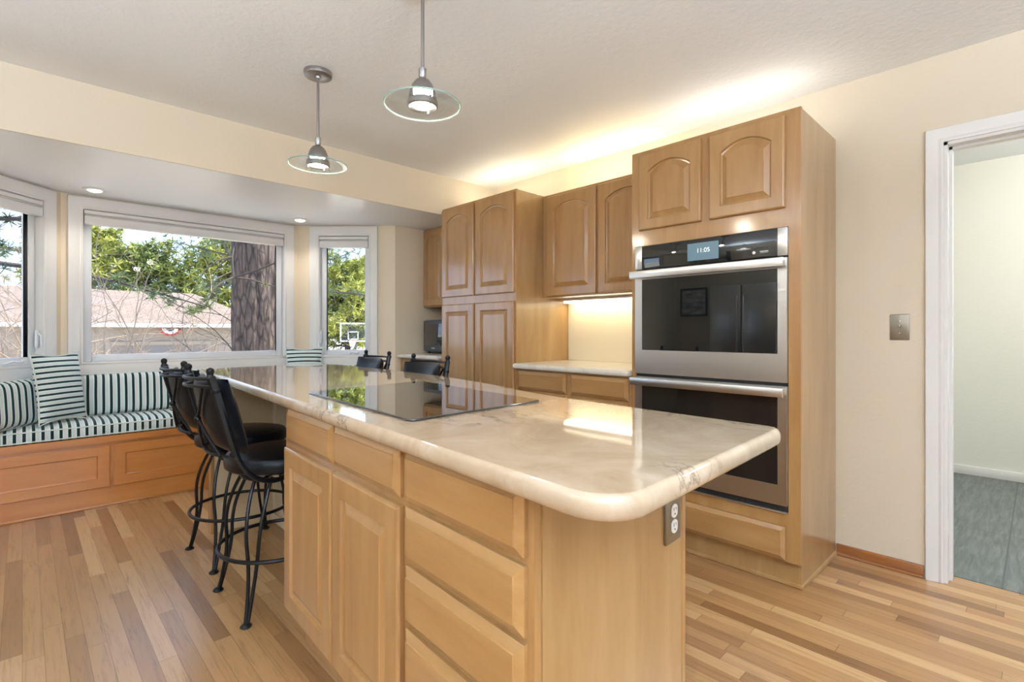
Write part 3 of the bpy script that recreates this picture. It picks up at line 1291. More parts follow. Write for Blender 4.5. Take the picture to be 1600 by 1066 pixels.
ol = empty('wall_outlet', isl((0.512, -0.004, 0.70)), 0, 'pewter double outlet on the near end panel of the island under the counter edge', 'outlet')
mb = MB(isl)
mb.box(0.473, 0.552, -0.012, -0.004, 0.643, 0.758, 0.003)
mb.build('plate', pewter, ol)
for zc in (0.682, 0.7195):
    mb = MB(isl)
    ring0 = [(0.5125 + 0.0165 * max(-0.86, min(0.86, cos(2 * pi * k / 24))) / 0.86 * 0.9, -0.012, zc + 0.0165 * sin(2 * pi * k / 24)) for k in range(24)]
    mb.loops([ring0, [(p[0], -0.0145, p[2]) for p in ring0]])
    so = mb.build('socket', white_plastic, ol)
    mb = MB(isl)
    mb.box(0.5060, 0.5078, -0.0150, -0.0140, zc + 0.001, zc + 0.0095)
    mb.box(0.5170, 0.5188, -0.0150, -0.0140, zc + 0.002, zc + 0.0090)
    mb.lathe([(0.0022, 0), (0.0022, 0.001)], 0, 0, 10)
    for v in mb.bm.verts:
        if abs(v.co.x) < 0.003 and abs(v.co.y) < 0.003:
            v.co = Vector((0.5125 + v.co.x, -0.0150 + v.co.z, zc - 0.007 + v.co.y))
    sl = mb.build('slots', black_gap, ol)
    sl.parent = so

# ------------------------------------------------------------------ window bench and cushions
bn = empty('window_bench', (0.8, 4.4, 0), 0, 'built-in maple window bench with framed front panels below the bay window', 'bench')
BF = 4.300
mb = MB()
bx0, bx1 = -0.44, 2.17


def bay_poly(f, inset=0.004):
    return [(CX0 - (CY - f) - 0.0 + inset * 1.5, f), (CX1 + (CY - f) - inset * 1.5, f), (CX1 - inset, CY - inset), (CX0 + inset, CY - inset)]


bp = bay_poly(BF)
mb.loops([[(x, y, 0.0) for x, y in bp], [(x, y, 0.425) for x, y in bp]])
mb.build('body', maple_x, bn, 0)
bp = bay_poly(BF - 0.03)
bp = [(bp[0][0] + 0.02, bp[0][1]), (bp[1][0] - 0.02, bp[1][1]), bp[2], bp[3]]
mb = MB()
mb.loops([[(x, y, 0.426) for x, y in bp], [(x, y, 0.468) for x, y in bp]])
mb.build('seat_board', maple_x, bn, 0)
PB = lambda u, z, d: (u, BF - d, z)
for a, b in ((-0.17, 0.418), (0.440, 1.04), (1.062, 1.65)):
    mb = MB()
    L = []
    for i, d in ((0, 0), (0, 0.016), (0.003, 0.018), (0.062, 0.018), (0.064, 0.011), (0.069, 0.009)):
        L.append([PB(u, z, d) for u, z in ((a + i, 0.128 + i), (b - i, 0.128 + i), (b - i, 0.402 - i), (a + i, 0.402 - i))])
    mb.loops(L)
    mb.build('front_panel', maple_x, bn, 14)
MB().box(-0.19, 2.15, BF - 0.012, BF, 0.0, 0.014, 0.004).build('shoe_moulding', maple_x, bn)

# seat cushion
sc_ = empty('seat_cushion', (0.8, 4.48, 0.469), 0, 'long dark green and white striped seat cushion on the window bench', 'cushion')
cp_ = fillet([(-0.15, BF - 0.025), (2.13, BF - 0.025), (1.79, CY - 0.03), (0.20, CY - 0.03)], 0.03, 4)
mb = MB()
n = len(cp_)
cc = Vector((0.99, 4.48))
rings = []
for ins, z in ((0.012, 0.471), (0.0, 0.480), (0.002, 0.515), (0.0, 0.538), (0.010, 0.549), (0.05, 0.560), (0.12, 0.566)):
    rings.append([(cc.x + (x - cc.x) * (1 - ins / 1.1), cc.y + (y - cc.y) * (1 - ins / 0.25), z) for x, y in cp_])
mb.loops(rings)
mb.build('cover', str_x, sc_, 60)
mb = MB()
for z in (0.479, 0.541):
    mb.tube([(x, y, z) for x, y in cp_], 0.0045, 6, closed=True)
mb.build('piping', piping_m, sc_)


def pad(wd, ht, th, nu=20, nv=16, pinch=0.0, pw=2.5, flop=0.0):
    """upright pad in local x (width), z (height), y (thickness)"""
    mb = MB()
    for sgn in (-1, 1):
        grid = []
        for j in range(nv + 1):
            row = []
            for i in range(nu + 1):
                u = 2 * i / nu - 1
                v = 2 * j / nv - 1
                t_ = max(0.0, (1 - abs(u) ** pw)) ** 0.55 * max(0.0, (1 - abs(v) ** pw)) ** 0.55
                k = 1 - pinch * (1 - abs(v) ** 2) * abs(u) ** 3
                k2 = 1 - pinch * (1 - abs(u) ** 2) * abs(v) ** 3
                x = u * wd / 2 * k
                z = ht / 2 + v * ht / 2 * k2
                row.append(mb.bm.verts.new((x + flop * v * v * wd, sgn * th / 2 * t_, z)))
            grid.append(row)
        for j in range(nv):
            for i in range(nu):
                mb.bm.faces.new((grid[j][i], grid[j][i + 1], grid[j + 1][i + 1], grid[j + 1][i]))
    return mb


def cushion(name, wd, ht, th, mat, loc, rz, tilt, label, cat='cushion', group=None, pinch=0.0, pw=6, pipe=True):
    e = empty(name, loc, 0, label, cat, group)
    e.rotation_euler = (tilt, 0, rz)
    mb = pad(wd, ht, th, pinch=pinch, pw=pw)
    mb.build('cover', mat, e, 70, loc=(0, 0, 0))
    if pipe:
        mb = MB()
        N = 14
        pts = []
        for (a, b) in (((-1, -1), (1, -1)), ((1, -1), (1, 1)), ((1, 1), (-1, 1)), ((-1, 1), (-1, -1))):
            for k in range(N):
                t_ = k / N
                u = a[0] + (b[0] - a[0]) * t_
                v = a[1] + (b[1] - a[1]) * t_
                kk = 1 - pinch * (1 - abs(v) ** 2) * abs(u) ** 3
                k2 = 1 - pinch * (1 - abs(u) ** 2) * abs(v) ** 3
                pts.append((u * wd / 2 * kk, -0.002, ht / 2 + v * ht / 2 * k2))
        mb.tube(pts, 0.0045, 6, closed=True)
        mb.build('piping', piping_m, e, 50, loc=(0, 0, 0))
    return e


cushion('back_cushion', 1.46, 0.29, 0.11, str_x, ((CX0 + CX1) / 2, CY - 0.075, 0.566), 0, R(-4),
        'striped back cushion standing under the centre bay window', group='striped back cushions of the bench')
cushion('back_cushion', 0.50, 0.29, 0.11, str_x, xfL(Vector((0.44, -0.075, 0.566))), R(45), R(-4),
        'striped back cushion on the left angled wall behind the tall pillow', group='striped back cushions of the bench')
cushion('back_cushion', 0.60, 0.29, 0.11, str_x, xfR(Vector((0.46, -0.075, 0.566))), R(-45), R(-4),
        'striped back cushion on the right angled wall of the bay', group='striped back cushions of the bench')
cushion('throw_pillow', 0.31, 0.46, 0.13, str_z, (0.195, 4.39, 0.568), R(38), R(-9),
        'tall striped throw pillow leaning in the left corner of the bench', 'pillow', 'striped throw pillows', pinch=0.12, pw=2.2)
cushion('throw_pillow', 0.31, 0.46, 0.13, str_z, (1.775, 4.46, 0.566), R(-22), R(-9),
        'striped throw pillow standing in the right corner of the bay behind the island', 'pillow', 'striped throw pillows', pinch=0.12, pw=2.2)

# ------------------------------------------------------------------ bar stools


def make_stool(label):
    """local frame: seat centre at origin, the back is towards -x"""
    e = empty('bar_stool', (0, 0, 0), 0, label, 'bar stool', 'black wrought iron bar stools at the island')
    mb = MB()
    mb.lathe([(0.02, 0.572), (0.205, 0.572), (0.216, 0.580), (0.219, 0.600), (0.218, 0.618), (0.208, 0.632), (0.17, 0.641), (0.09, 0.646), (0.0, 0.648)], 0, 0, 40)
    mb.build('seat', vinyl_blk, e)
    mb = MB()
    mb.lathe([(0.13, 0.552), (0.13, 0.571)], 0, 0, 28)
    mb.lathe([(0.06, 0.535), (0.06, 0.553)], 0, 0, 20)
    mb.tube([(0.150 * cos(2 * pi * k / 32), 0.150 * sin(2 * pi * k / 32), 0.540) for k in range(32)], 0.008, 8, closed=True)
    for k in range(4):
        a = pi / 4 + k * pi / 2
        mb.tube([(0.05 * cos(a), 0.05 * sin(a), 0.543), (0.15 * cos(a), 0.15 * sin(a), 0.540)], 0.008)
    mb.build('swivel_plate', iron, e)
    prof = [(0.135, 0.545), (0.158, 0.52), (0.188, 0.46), (0.214, 0.39), (0.226, 0.32), (0.226, 0.25), (0.232, 0.18), (0.250, 0.09), (0.272, 0.008)]
    sep = [0.034, 0.034, 0.034, 0.030, 0.026, 0.020, 0.014, 0.008, 0.004]
    for k in range(4):
        a = pi / 4 + k * pi / 2
        rad = Vector((cos(a), sin(a), 0))
        tan = Vector((-sin(a), cos(a), 0))
        mb = MB()
        for sg in (-1, 1):
            pts3 = [(r, s_ * sg, z) for (r, z), s_ in zip(prof, sep)]
            sm = []
            for i in range(len(pts3) - 1):
                p0 = Vector(pts3[max(i - 1, 0)])
                p1 = Vector(pts3[i])
                p2 = Vector(pts3[i + 1])
                p3 = Vector(pts3[min(i + 2, len(pts3) - 1)])
                for q in range(3):
                    t = q / 3
                    sm.append(0.5 * ((2 * p1) + (-p0 + p2) * t + (2 * p0 - 5 * p1 + 4 * p2 - p3) * t * t + (-p0 + 3 * p1 - 3 * p2 + p3) * t ** 3))
            sm.append(Vector(pts3[-1]))
            mb.tube([rad * p[0] + tan * p[1] + Vector((0, 0, p[2])) for p in sm], 0.0075, 8)
        leg = mb.build('leg', iron, e)
        mb = MB()
        mb.lathe([(0.020, 0.0), (0.022, 0.004), (0.018, 0.010), (0.010, 0.014)], 0.276 * cos(a), 0.276 * sin(a), 16)
        f = mb.build('foot', iron, e)
        f.parent = leg
    mb = MB()
    mb.tube([(0.240 * cos(2 * pi * k / 48), 0.240 * sin(2 * pi * k / 48), 0.235) for k in range(48)], 0.0085, 8, closed=True)
    mb.build('footring', iron, e)

    def post(sg):
        P_ = [(-0.02, 0.178 * sg, 0.560), (-0.09, 0.196 * sg, 0.553), (-0.165, 0.203 * sg, 0.580), (-0.215, 0.205 * sg, 0.640), (-0.245, 0.203 * sg, 0.720),
              (-0.270, 0.195 * sg, 0.820), (-0.292, 0.185 * sg, 0.910), (-0.312, 0.177 * sg, 0.985)]
        return P_

    def sm3(pp, n=4):
        out = []
        pp = [Vector(p) for p in pp]
        for i in range(len(pp) - 1):
            p0, p1, p2, p3 = pp[max(i - 1, 0)], pp[i], pp[i + 1], pp[min(i + 2, len(pp) - 1)]
            for q in range(n):
                t = q / n
                out.append(0.5 * ((2 * p1) + (-p0 + p2) * t + (2 * p0 - 5 * p1 + 4 * p2 - p3) * t * t + (-p0 + 3 * p1 - 3 * p2 + p3) * t ** 3))
        out.append(pp[-1])
        return out
    for sg in (-1, 1):
        mb = MB()
        pp = sm3(post(sg))
        mb.tube(pp, [0.0105 + 0.005 * min(1, max(0, (q.z - 0.62) / 0.12)) for q in pp], 8)
        mb.tube([(-0.03, 0.13 * sg, 0.560), (-0.02, 0.180 * sg, 0.560)], 0.010, 8)
        po = mb.build('back_post', iron, e)
        mb = MB()
        x, y = -0.314, 0.176 * sg
        mb.lathe([(0.013, 0.972), (0.016, 0.980), (0.013, 0.988), (0.011, 0.994), (0.015, 1.004), (0.013, 1.014), (0.004, 1.020)], x, y, 12)
        f = mb.build('finial', iron, e)
        f.parent = po
    # curved rails
    mb = MB()
    for z, xb, hw, bow in ((0.975, -0.305, 0.170, 0.055), (0.945, -0.298, 0.172, 0.062), (0.668, -0.232, 0.198, 0.050)):
        mb.tube([(xb - bow * (1 - (k / 8) ** 2), hw * k / 8, z) for k in range(-8, 9)], 0.0065, 8)
    # crossed straps with a centre knot
    for s1 in (-1, 1):
        mb.tube([(-0.300 - 0.03, s1 * 0.12, 0.945), (-0.322, s1 * 0.05, 0.86), (-0.316, 0.0, 0.805), (-0.300, -s1 * 0.05, 0.75), (-0.268, -s1 * 0.13, 0.668)], 0.0060, 8)
    mb.ball((-0.318, 0, 0.806), 0.014, 6)
    mb.build('back_rails', iron, e)
    # padded back
    mb = pad(0.360, 0.300, 0.080, 16, 14, 0.0, 4)
    for v in mb.bm.verts:
        x, y, z = v.co
        bow = 0.055 * (1 - (x / 0.18) ** 2)
        v.co = Vector((-0.182 - bow * 0.9 - 0.26 * (z - 0.02) + y, x, 0.672 + z))
    mb.build('back_pad', vinyl_blk, e, 60)
    # ties
    for sg in (-1, 1):
        for z, x in ((0.93, -0.298), (0.685, -0.238)):
            mb = MB()
            mb.lathe([(0.015, z - 0.008), (0.017, z), (0.015, z + 0.008)], x, 0.185 * sg if z > 0.8 else 0.198 * sg, 10)
            mb.build('tie', vinyl_blk, e)
    return e


st = make_stool('black iron bar stool nearest the island drawers, on the bench side')
spots = [((0.825, 2.350), 0.0, None),
         ((0.845, 2.950), R(3), 'second black iron bar stool on the bench side, behind the nearest one'),
         ((1.440, 2.530), R(180), 'bar stool across the island whose back shows just left of the pantry doors'),
         ((1.520, 3.310), R(178), 'bar stool across the island whose back shows in front of the right angled window')]
for i, (xy, rz, lb) in enumerate(spots):
    o = st if i == 0 else copy_tree(st)
    o.location = (xy[0], xy[1], 0)
    o.rotation_euler = (0, 0, rz)
    if lb:
        o['label'] = lb

# ------------------------------------------------------------------ pendants


def make_pendant(label):
    e = empty('pendant_lamp', (0, 0, 0), 0, label, 'pendant lamp', 'glass disc pendant lamps over the island')
    zd = -0.452
    mb = MB()
    mb.lathe([(0.066, 0.0), (0.067, -0.006), (0.064, -0.021), (0.060, -0.024), (0.016, -0.025), (0.014, -0.034), (0.004, -0.036)], 0, 0, 40)
    mb.build('canopy', nickel, e)
    MB().tube([(0, 0, -0.030), (0, 0, zd + 0.115)], 0.0062, 12).build('rod', nickel, e)
    mb = MB()
    mb.lathe([(0.008, zd + 0.130), (0.0135, zd + 0.126), (0.0135, zd + 0.096), (0.011, zd + 0.092), (0.014, zd + 0.089), (0.026, zd + 0.082), (0.038, zd + 0.066),
              (0.046, zd + 0.042), (0.050, zd + 0.014), (0.046, zd + 0.010), (0.01, zd + 0.03)], 0, 0, 36)
    mb.build('socket_cup', nickel, e)
    mb = MB()
    mb.lathe([(0.046, zd + 0.006), (0.134, zd - 0.002), (0.137, zd - 0.005), (0.134, zd - 0.009), (0.046, zd - 0.001)], 0, 0, 56, False, False)
    d = mb.build('glass_disc', disc_glass, e)
    mb = MB()
    mb.tube([(0.1365 * cos(2 * pi * k / 56), 0.1365 * sin(2 * pi * k / 56), zd - 0.0055) for k in range(56)], 0.0032, 6, closed=True)
    r_ = mb.build('disc_rim', edge_glass, e)
    r_.parent = d
    mb = MB()
    mb.lathe([(0.052, zd + 0.010), (0.055, zd + 0.002), (0.055, zd - 0.010), (0.050, zd - 0.014), (0.036, zd - 0.010), (0.036, zd + 0.006)], 0, 0, 40, False, False)
    for k in range(3):
        a = pi / 6 + 2 * pi * k / 3
        mb.lathe([(0.004, zd - 0.018), (0.005, zd - 0.010), (0.005, zd - 0.004)], 0.048 * cos(a), 0.048 * sin(a), 8)
    mb.build('bulb_ring', nickel, e)
    MB().lathe([(0.036, zd + 0.004), (0.036, zd - 0.006), (0.018, zd - 0.010), (0.001, zd - 0.011)], 0, 0, 28).build('bulb', lamp_glow, e)
    return e


pd = make_pendant('glass disc pendant lamp over the far side of the cooktop, its round canopy in view')
pd.location = (1.05, 2.47, CZ)
pd2 = copy_tree(pd)
pd2.location = (1.046, 1.555, CZ)
pd2['label'] = 'nearer glass disc pendant lamp whose rod runs out of the top of the photo'
for y in (2.47, 1.555):
    lamp('pendant_bulb', 'POINT', (1.048, y, CZ - 0.485), 6.0, (1, 0.91, 0.76), shadow_soft_size=0.035)

# recessed lights in the soffit


def make_can(label, loc):
    e = empty('recessed_light', loc, 0, label, 'ceiling light', 'recessed lights in the bay soffit')
    z = loc[2]
    mb = MB()
    mb.lathe([(0.062, z), (0.066, z - 0.002), (0.064, z - 0.006), (0.046, z - 0.009), (0.040, z - 0.006), (0.040, z - 0.001)], loc[0], loc[1], 36, False, False)
    mb.build('trim_ring', white_trim, e)
    MB().lathe([(0.040, z - 0.001), (0.038, z - 0.010), (0.022, z - 0.016), (0.001, z - 0.018)], loc[0], loc[1], 28).build('bulb', lamp_glow, e)
    lamp('soffit_bulb', 'SPOT', (loc[0], loc[1], z - 0.03), CAN, (1, 0.92, 0.8), (0, 0, 0), spot_size=R(120), spot_blend=0.8, shadow_soft_size=0.04)


make_can('recessed light at the left corner of the bay soffit', (0.352, 4.43, SZ))
make_can('recessed light at the right corner of the bay soffit', (1.715, 4.40, SZ))

# ------------------------------------------------------------------ rest of the room (behind and beside the camera)


def fill_bowl(x, y, label, energy):  # unseen bowl lamp with uplight, added to fill the kitchen with light
    e = empty('added_fill_lamp', (x, y, CZ), 0, label, 'added fill lamp', 'added opal bowl fill lamps')
    MB().lathe([(0.06, CZ), (0.06, CZ - 0.02), (0.012, CZ - 0.03)], x, y, 32).build('canopy', nickel, e)
    MB().tube([(x, y, CZ - 0.02), (x, y, CZ - 0.72)], 0.007).build('rod', nickel, e)
    MB().lathe([(0.21, CZ - 0.65), (0.20, CZ - 0.69), (0.15, CZ - 0.74), (0.08, CZ - 0.77), (0.001, CZ - 0.78)], x, y, 40, False).build('opal_bowl', fill_glow, e)
    lamp('bowl_fill', 'POINT', (x, y, CZ - 0.62), energy, (0.84, 0.93, 1.0), shadow_soft_size=0.10)
    lamp('bowl_fill_up', 'AREA', (x, y, CZ - 0.66), energy / FILL * FILL_UP, (0.70, 0.84, 1.0), (pi, 0, 0), shape='DISK', size=0.34)


fill_bowl(-1.3, 1.6, 'added fill lamp, a hanging opal bowl left of the camera near the refrigerator', FILL * 0.5)
fill_bowl(0.2, -1.2, 'added fill lamp, a hanging opal bowl behind the camera', FILL * 2.0)
fill_bowl(-1.4, -1.3, 'added fill lamp, a hanging opal bowl behind and left of the camera', FILL)

# hall ceiling lamp, added out of view to brighten the hall
e = empty('added_fill_lamp', (4.2, -0.75, 2.51), 0, 'added fill lamp, an opal dome in the tiled hall beyond the doorway', 'added fill lamp')
MB().lathe([(0.15, 2.51), (0.155, 2.49), (0.14, 2.48)], 4.2, -0.75, 32).build('base_ring', nickel, e)
MB().lathe([(0.138, 2.48), (0.12, 2.43), (0.06, 2.405), (0.001, 2.40)], 4.2, -0.75, 32).build('opal_dome', fill_glow, e)
lamp('hall_fill', 'POINT', (4.2, -0.75, 2.25), 46, (1.0, 0.97, 0.94), shadow_soft_size=0.12)

# refrigerator and framed picture: they show mirrored in the oven glass
rf = empty('refrigerator', (-2.2, 2.75, 0), 0, 'tall stainless steel refrigerator against the left wall, seen mirrored in the oven glass', 'refrigerator')
MB().box(-2.59, -1.98, 2.32, 3.18, 0.02, 1.78, 0.006).build('body', charcoal, rf)
for a, b in ((2.32, 2.745), (2.755, 3.18)):
    d = MB().box(-1.975, -1.91, a, b, 0.72, 1.78, 0.012).build('door', steel, rf)
    yy = 2.71 if a < 2.5 else 2.79
    h = MB().tube([(-1.91, yy, 0.86), (-1.865, yy, 0.88), (-1.865, yy, 1.62), (-1.91, yy, 1.64)], 0.011).build('handle', steel, rf)
    h.parent = d
d = MB().box(-1.975, -1.91, 2.32, 3.18, 0.06, 0.71, 0.012).build('freezer_drawer', steel, rf)
h = MB().tube([(-1.91, 2.42, 0.64), (-1.865, 2.44, 0.64), (-1.865, 3.06, 0.64), (-1.91, 3.08, 0.64)], 0.011).build('handle', steel, rf)
h.parent = d
pf = empty('framed_picture', (LX, 3.75, 1.45), 0, 'black framed grey landscape print on the left wall, seen mirrored in the oven glass', 'picture')
mb = MB()
casing_ring(mb, 3.56, 3.94, 1.42, 1.80, lambda u, z, d: (LX + d, u, z), 0.03, 0.02, True)
mb.build('frame', black_gap, pf)
g = NG('grey_landscape_print')
v = g.coord('Object', (1, 1, 3))
g.l(g.ramp(g.noise(v, 6, 4), [(0.35, srgb(120, 120, 118)), (0.5, srgb(190, 190, 186)), (0.65, srgb(225, 225, 222))]), g.b.inputs['Base Color'])
MB().box(LX + 0.001, LX + 0.006, 3.56, 3.94, 1.42, 1.80).build('print', g.m, pf, 0)

# ------------------------------------------------------------------ outdoors
GZ = -1.5
mb = MB()
mb.poly([(-120, 5.5, GZ), (120, 5.5, GZ), (160, 160, GZ), (-160, 160, GZ)], [(0, 1, 2, 3)])
o = mb.build('ground', ground_m, None, 0)
struct(o)

# neighbour house
nh = empty('neighbour_house', (3, 33, GZ), 0, 'beige single-storey house with pale shingle hip roof seen across through the centre window', 'house')
EZ, RZ = 1.52, 3.34
mb = MB()
mb.poly([(-7, 30, EZ), (10.2, 30, EZ), (10.2, 38, EZ), (-7, 38, EZ), (-4.0, 34, RZ), (7.15, 34, RZ)],
        [(0, 1, 5, 4), (1, 2, 5), (2, 3, 4, 5), (3, 0, 4), (0, 3, 2, 1)])
mb.build('roof', roof_m, nh, 0)
mb = MB()
mb.box(-7.02, 10.22, 29.96, 30.02, EZ - 0.16, EZ + 0.03)
mb.build('fascia', plain('white_fascia', srgb(205, 196, 188), 0.7), nh, 0)
mb = MB()
mb.box(-6.5, 9.7, 30.5, 37.5, GZ, EZ - 0.02)
mb.box(2.2, 2.4, 30.45, 30.5, GZ, EZ - 0.05)
mb.build('wall', stucco, nh, 0)
mb = MB()
mb.box(3.0, 7.0, 30.42, 30.52, GZ, 0.48)
for z in (-1.3, -0.7, -0.1):
    mb.box(3.0, 7.0, 30.40, 30.43, z, z + 0.03)
mb.build('garage_door', garage_m, nh, 0)
mb = MB()
mb.box(2.8, 3.0, 30.38, 30.49, GZ, 0.479)
mb.box(7.0, 7.2, 30.38, 30.49, GZ, 0.479)
mb.box(2.8, 7.2, 30.38, 30.49, 0.481, 0.66)
mb.build('garage_trim', stucco, nh, 0)
bx, bz = 5.35, 1.30
bu = empty('bunting', (bx, 30.3, bz), 0, 'red white and blue half-round bunting hanging above the garage of the house', 'bunting')
for r0, r1, m_, nm in ((0.46, 0.34, red_m, 'red_band'), (0.34, 0.18, white_m, 'white_band'), (0.18, 0.02, blue_m, 'blue_band')):
    mb = MB()
    ri, ro = [], []
    for k in range(17):
        a = pi + pi * k / 16
        yw = 30.30 + 0.03 * sin(k * 2.4)
        ri.append((bx + r1 * cos(a), yw, bz + r1 * sin(a) * 0.8))
        ro.append((bx + r0 * cos(a), yw, bz + r0 * sin(a) * 0.8))
    mb.loops([ri, ro], close=False)
    mb.loops([[(p[0], p[1] + 0.01, p[2]) for p in ri], [(p[0], p[1] + 0.01, p[2]) for p in ro]], close=False)
    mb.build(nm, m_, bu, 0)

# basketball hoop
hx, hy = 15.6, 31.2
bh = empty('basketball_hoop', (hx, hy + 0.4, GZ), 0, 'white outlined basketball backboard with hoop seen through the right angled window', 'basketball hoop')
bz0, bz1 = 0.52, 1.68
hd = Vector((0.80, -0.60, 0))
hn = Vector((-0.60, -0.80, 0))


def hb(u, d, z):
    return Vector((hx, hy, z)) + hd * u + hn * d


hxf = lambda v: Vector((hx, hy, v[2])) + hd * v[0] + hn * v[1]
MB(hxf).box(-0.80, 0.80, -0.02, -0.01, bz0, bz1).build('backboard', glassmat('acrylic_board', (0.9, 0.92, 0.93, 1), 0.02), bh, 0)
mb = MB(hxf)
for a in ((-0.83, -0.75, bz0, bz1), (0.75, 0.83, bz0, bz1), (-0.83, 0.83, bz0 - 0.04, bz0 + 0.05), (-0.83, 0.83, bz1 - 0.05, bz1 + 0.04),
          (-0.34, -0.28, bz0 + 0.12, bz0 + 0.62), (0.28, 0.34, bz0 + 0.12, bz0 + 0.62), (-0.34, 0.34, bz0 + 0.10, bz0 + 0.16), (-0.34, 0.34, bz0 + 0.58, bz0 + 0.64)):
    mb.box(a[0], a[1], 0.0, 0.03, a[2], a[3])
mb.build('board_lines', white_plastic, bh, 0)
mb = MB(hxf)
mb.tube([(0.23 * cos(2 * pi * k / 24), 0.27 + 0.23 * sin(2 * pi * k / 24), bz0 + 0.08) for k in range(24)], 0.014, 6, closed=True)
mb.box(-0.1, 0.1, 0.0, 0.06, bz0, bz0 + 0.1)
mb.build('rim', orange_m, bh)
mb = MB(hxf)
for k in range(12):
    for dd in (-1, 1):
        a, b = 2 * pi * k / 12, 2 * pi * (k + dd * 1.5) / 12
        mb.tube([(0.23 * cos(a), 0.27 + 0.23 * sin(a), bz0 + 0.07), (0.14 * cos(b), 0.27 + 0.14 * sin(b), bz0 - 0.35)], 0.009, 4)
mb.build('net', white_m, bh)
mb = MB(hxf)
mb.tube([(0, -0.9, GZ), (0, -0.9, 0.4), (0, -0.03, bz0 + 0.35)], 0.07, 10)
mb.build('pole', charcoal, bh)


# trees
def wob(p, s, rnd):
    return p + Vector((rnd.uniform(-s, s), rnd.uniform(-s, s), rnd.uniform(-s, s) * 0.6))


def branch_path(rnd, p, d, L, n=6, curl=0.25, droop=0.0):
    pts = [p]
    d = d.normalized()
    for i in range(n):
        d = (d + Vector((rnd.uniform(-curl, curl), rnd.uniform(-curl, curl), rnd.uniform(-curl, curl) * 0.7 - droop))).normalized()
        pts.append(pts[-1] + d * (L / n))
    return pts


def needles(bm, rnd, c, size, n, wdt):
    for _ in range(n):
        d = Vector((rnd.gauss(0, 1), rnd.gauss(0, 1), rnd.gauss(0, 0.8)))
        if d.length < 1e-3:
            continue
        d.normalize()
        t = d.orthogonal().normalized()
        t.rotate(Matrix.Rotation(rnd.uniform(0, 6.28), 3, d))
        L = size * rnd.uniform(0.5, 1.1)
        a = bm.verts.new(c + t * wdt)
        b = bm.verts.new(c - t * wdt)
        e_ = bm.verts.new(c + d * L)
        f = bm.verts.new(c + d * L * 0.5 + t * wdt * 2.4)
        bm.faces.new((a, b, e_, f))


def tree(name, label, cat, group, x, y, h, rad, seed, leafm, barkm, nb=26, csize=0.35, ncl=5, nn=9, base=0.25, trunk_r=0.2, cone=0.7, wdt=0.02, lean=(0, 0)):
    rnd = random.Random(seed)
    e = empty(name, (x, y, GZ), 0, label, cat, group)
    mb = MB()
    tp = [Vector((x + lean[0] * k / 8 + rnd.uniform(-.03, .03) * k, y + lean[1] * k / 8, GZ + h * k / 8)) for k in range(9)]
    mb.tube(tp, [trunk_r * (1 - 0.85 * k / 8) for k in range(9)], 8)
    lf = bmesh.new()
    for i in range(nb):
        t = base + (1 - base) * (i + rnd.random()) / nb
        p = tp[min(8, int(t * 8))].lerp(tp[min(8, int(t * 8) + 1)], t * 8 - int(t * 8))
        a = i * 2.4 + rnd.uniform(-0.4, 0.4)
        L = rad * (1 - cone * (t - base) / (1 - base)) * rnd.uniform(0.75, 1.15)
        d = Vector((cos(a), sin(a), rnd.uniform(-0.05, 0.4)))
        pts = branch_path(rnd, p, d, L, 5, 0.22)
        r0 = trunk_r * 0.28 * (1.2 - t)
        mb.tube(pts, [r0 * (1 - 0.8 * k / 5) for k in range(6)], 5, cap=False)
        for j in range(1, 6):
            for q in range(ncl):
                c = pts[j] + Vector((rnd.gauss(0, 1), rnd.gauss(0, 1), rnd.gauss(0, 0.6))) * csize * 0.8
                if j > 1 or rnd.random() < 0.4:
                    needles(lf, rnd, c, csize, nn, wdt)
                    if rnd.random() < 0.3:
                        mb.tube([pts[j], c], [r0 * 0.35, r0 * 0.1], 3, cap=False)
    mb.build('trunk', barkm, e)
    m2 = MB()
    m2.bm.free()
    m2.bm = lf
    for v in lf.verts:
        v.co -= e.location
    me = bpy.data.meshes.new('foliage')
    lf.to_mesh(me)
    lf.free()
    me.materials.append(leafm)
    fo = bpy.data.objects.new('foliage', me)
    C.objects.link(fo)
    fo.parent = e
    return e


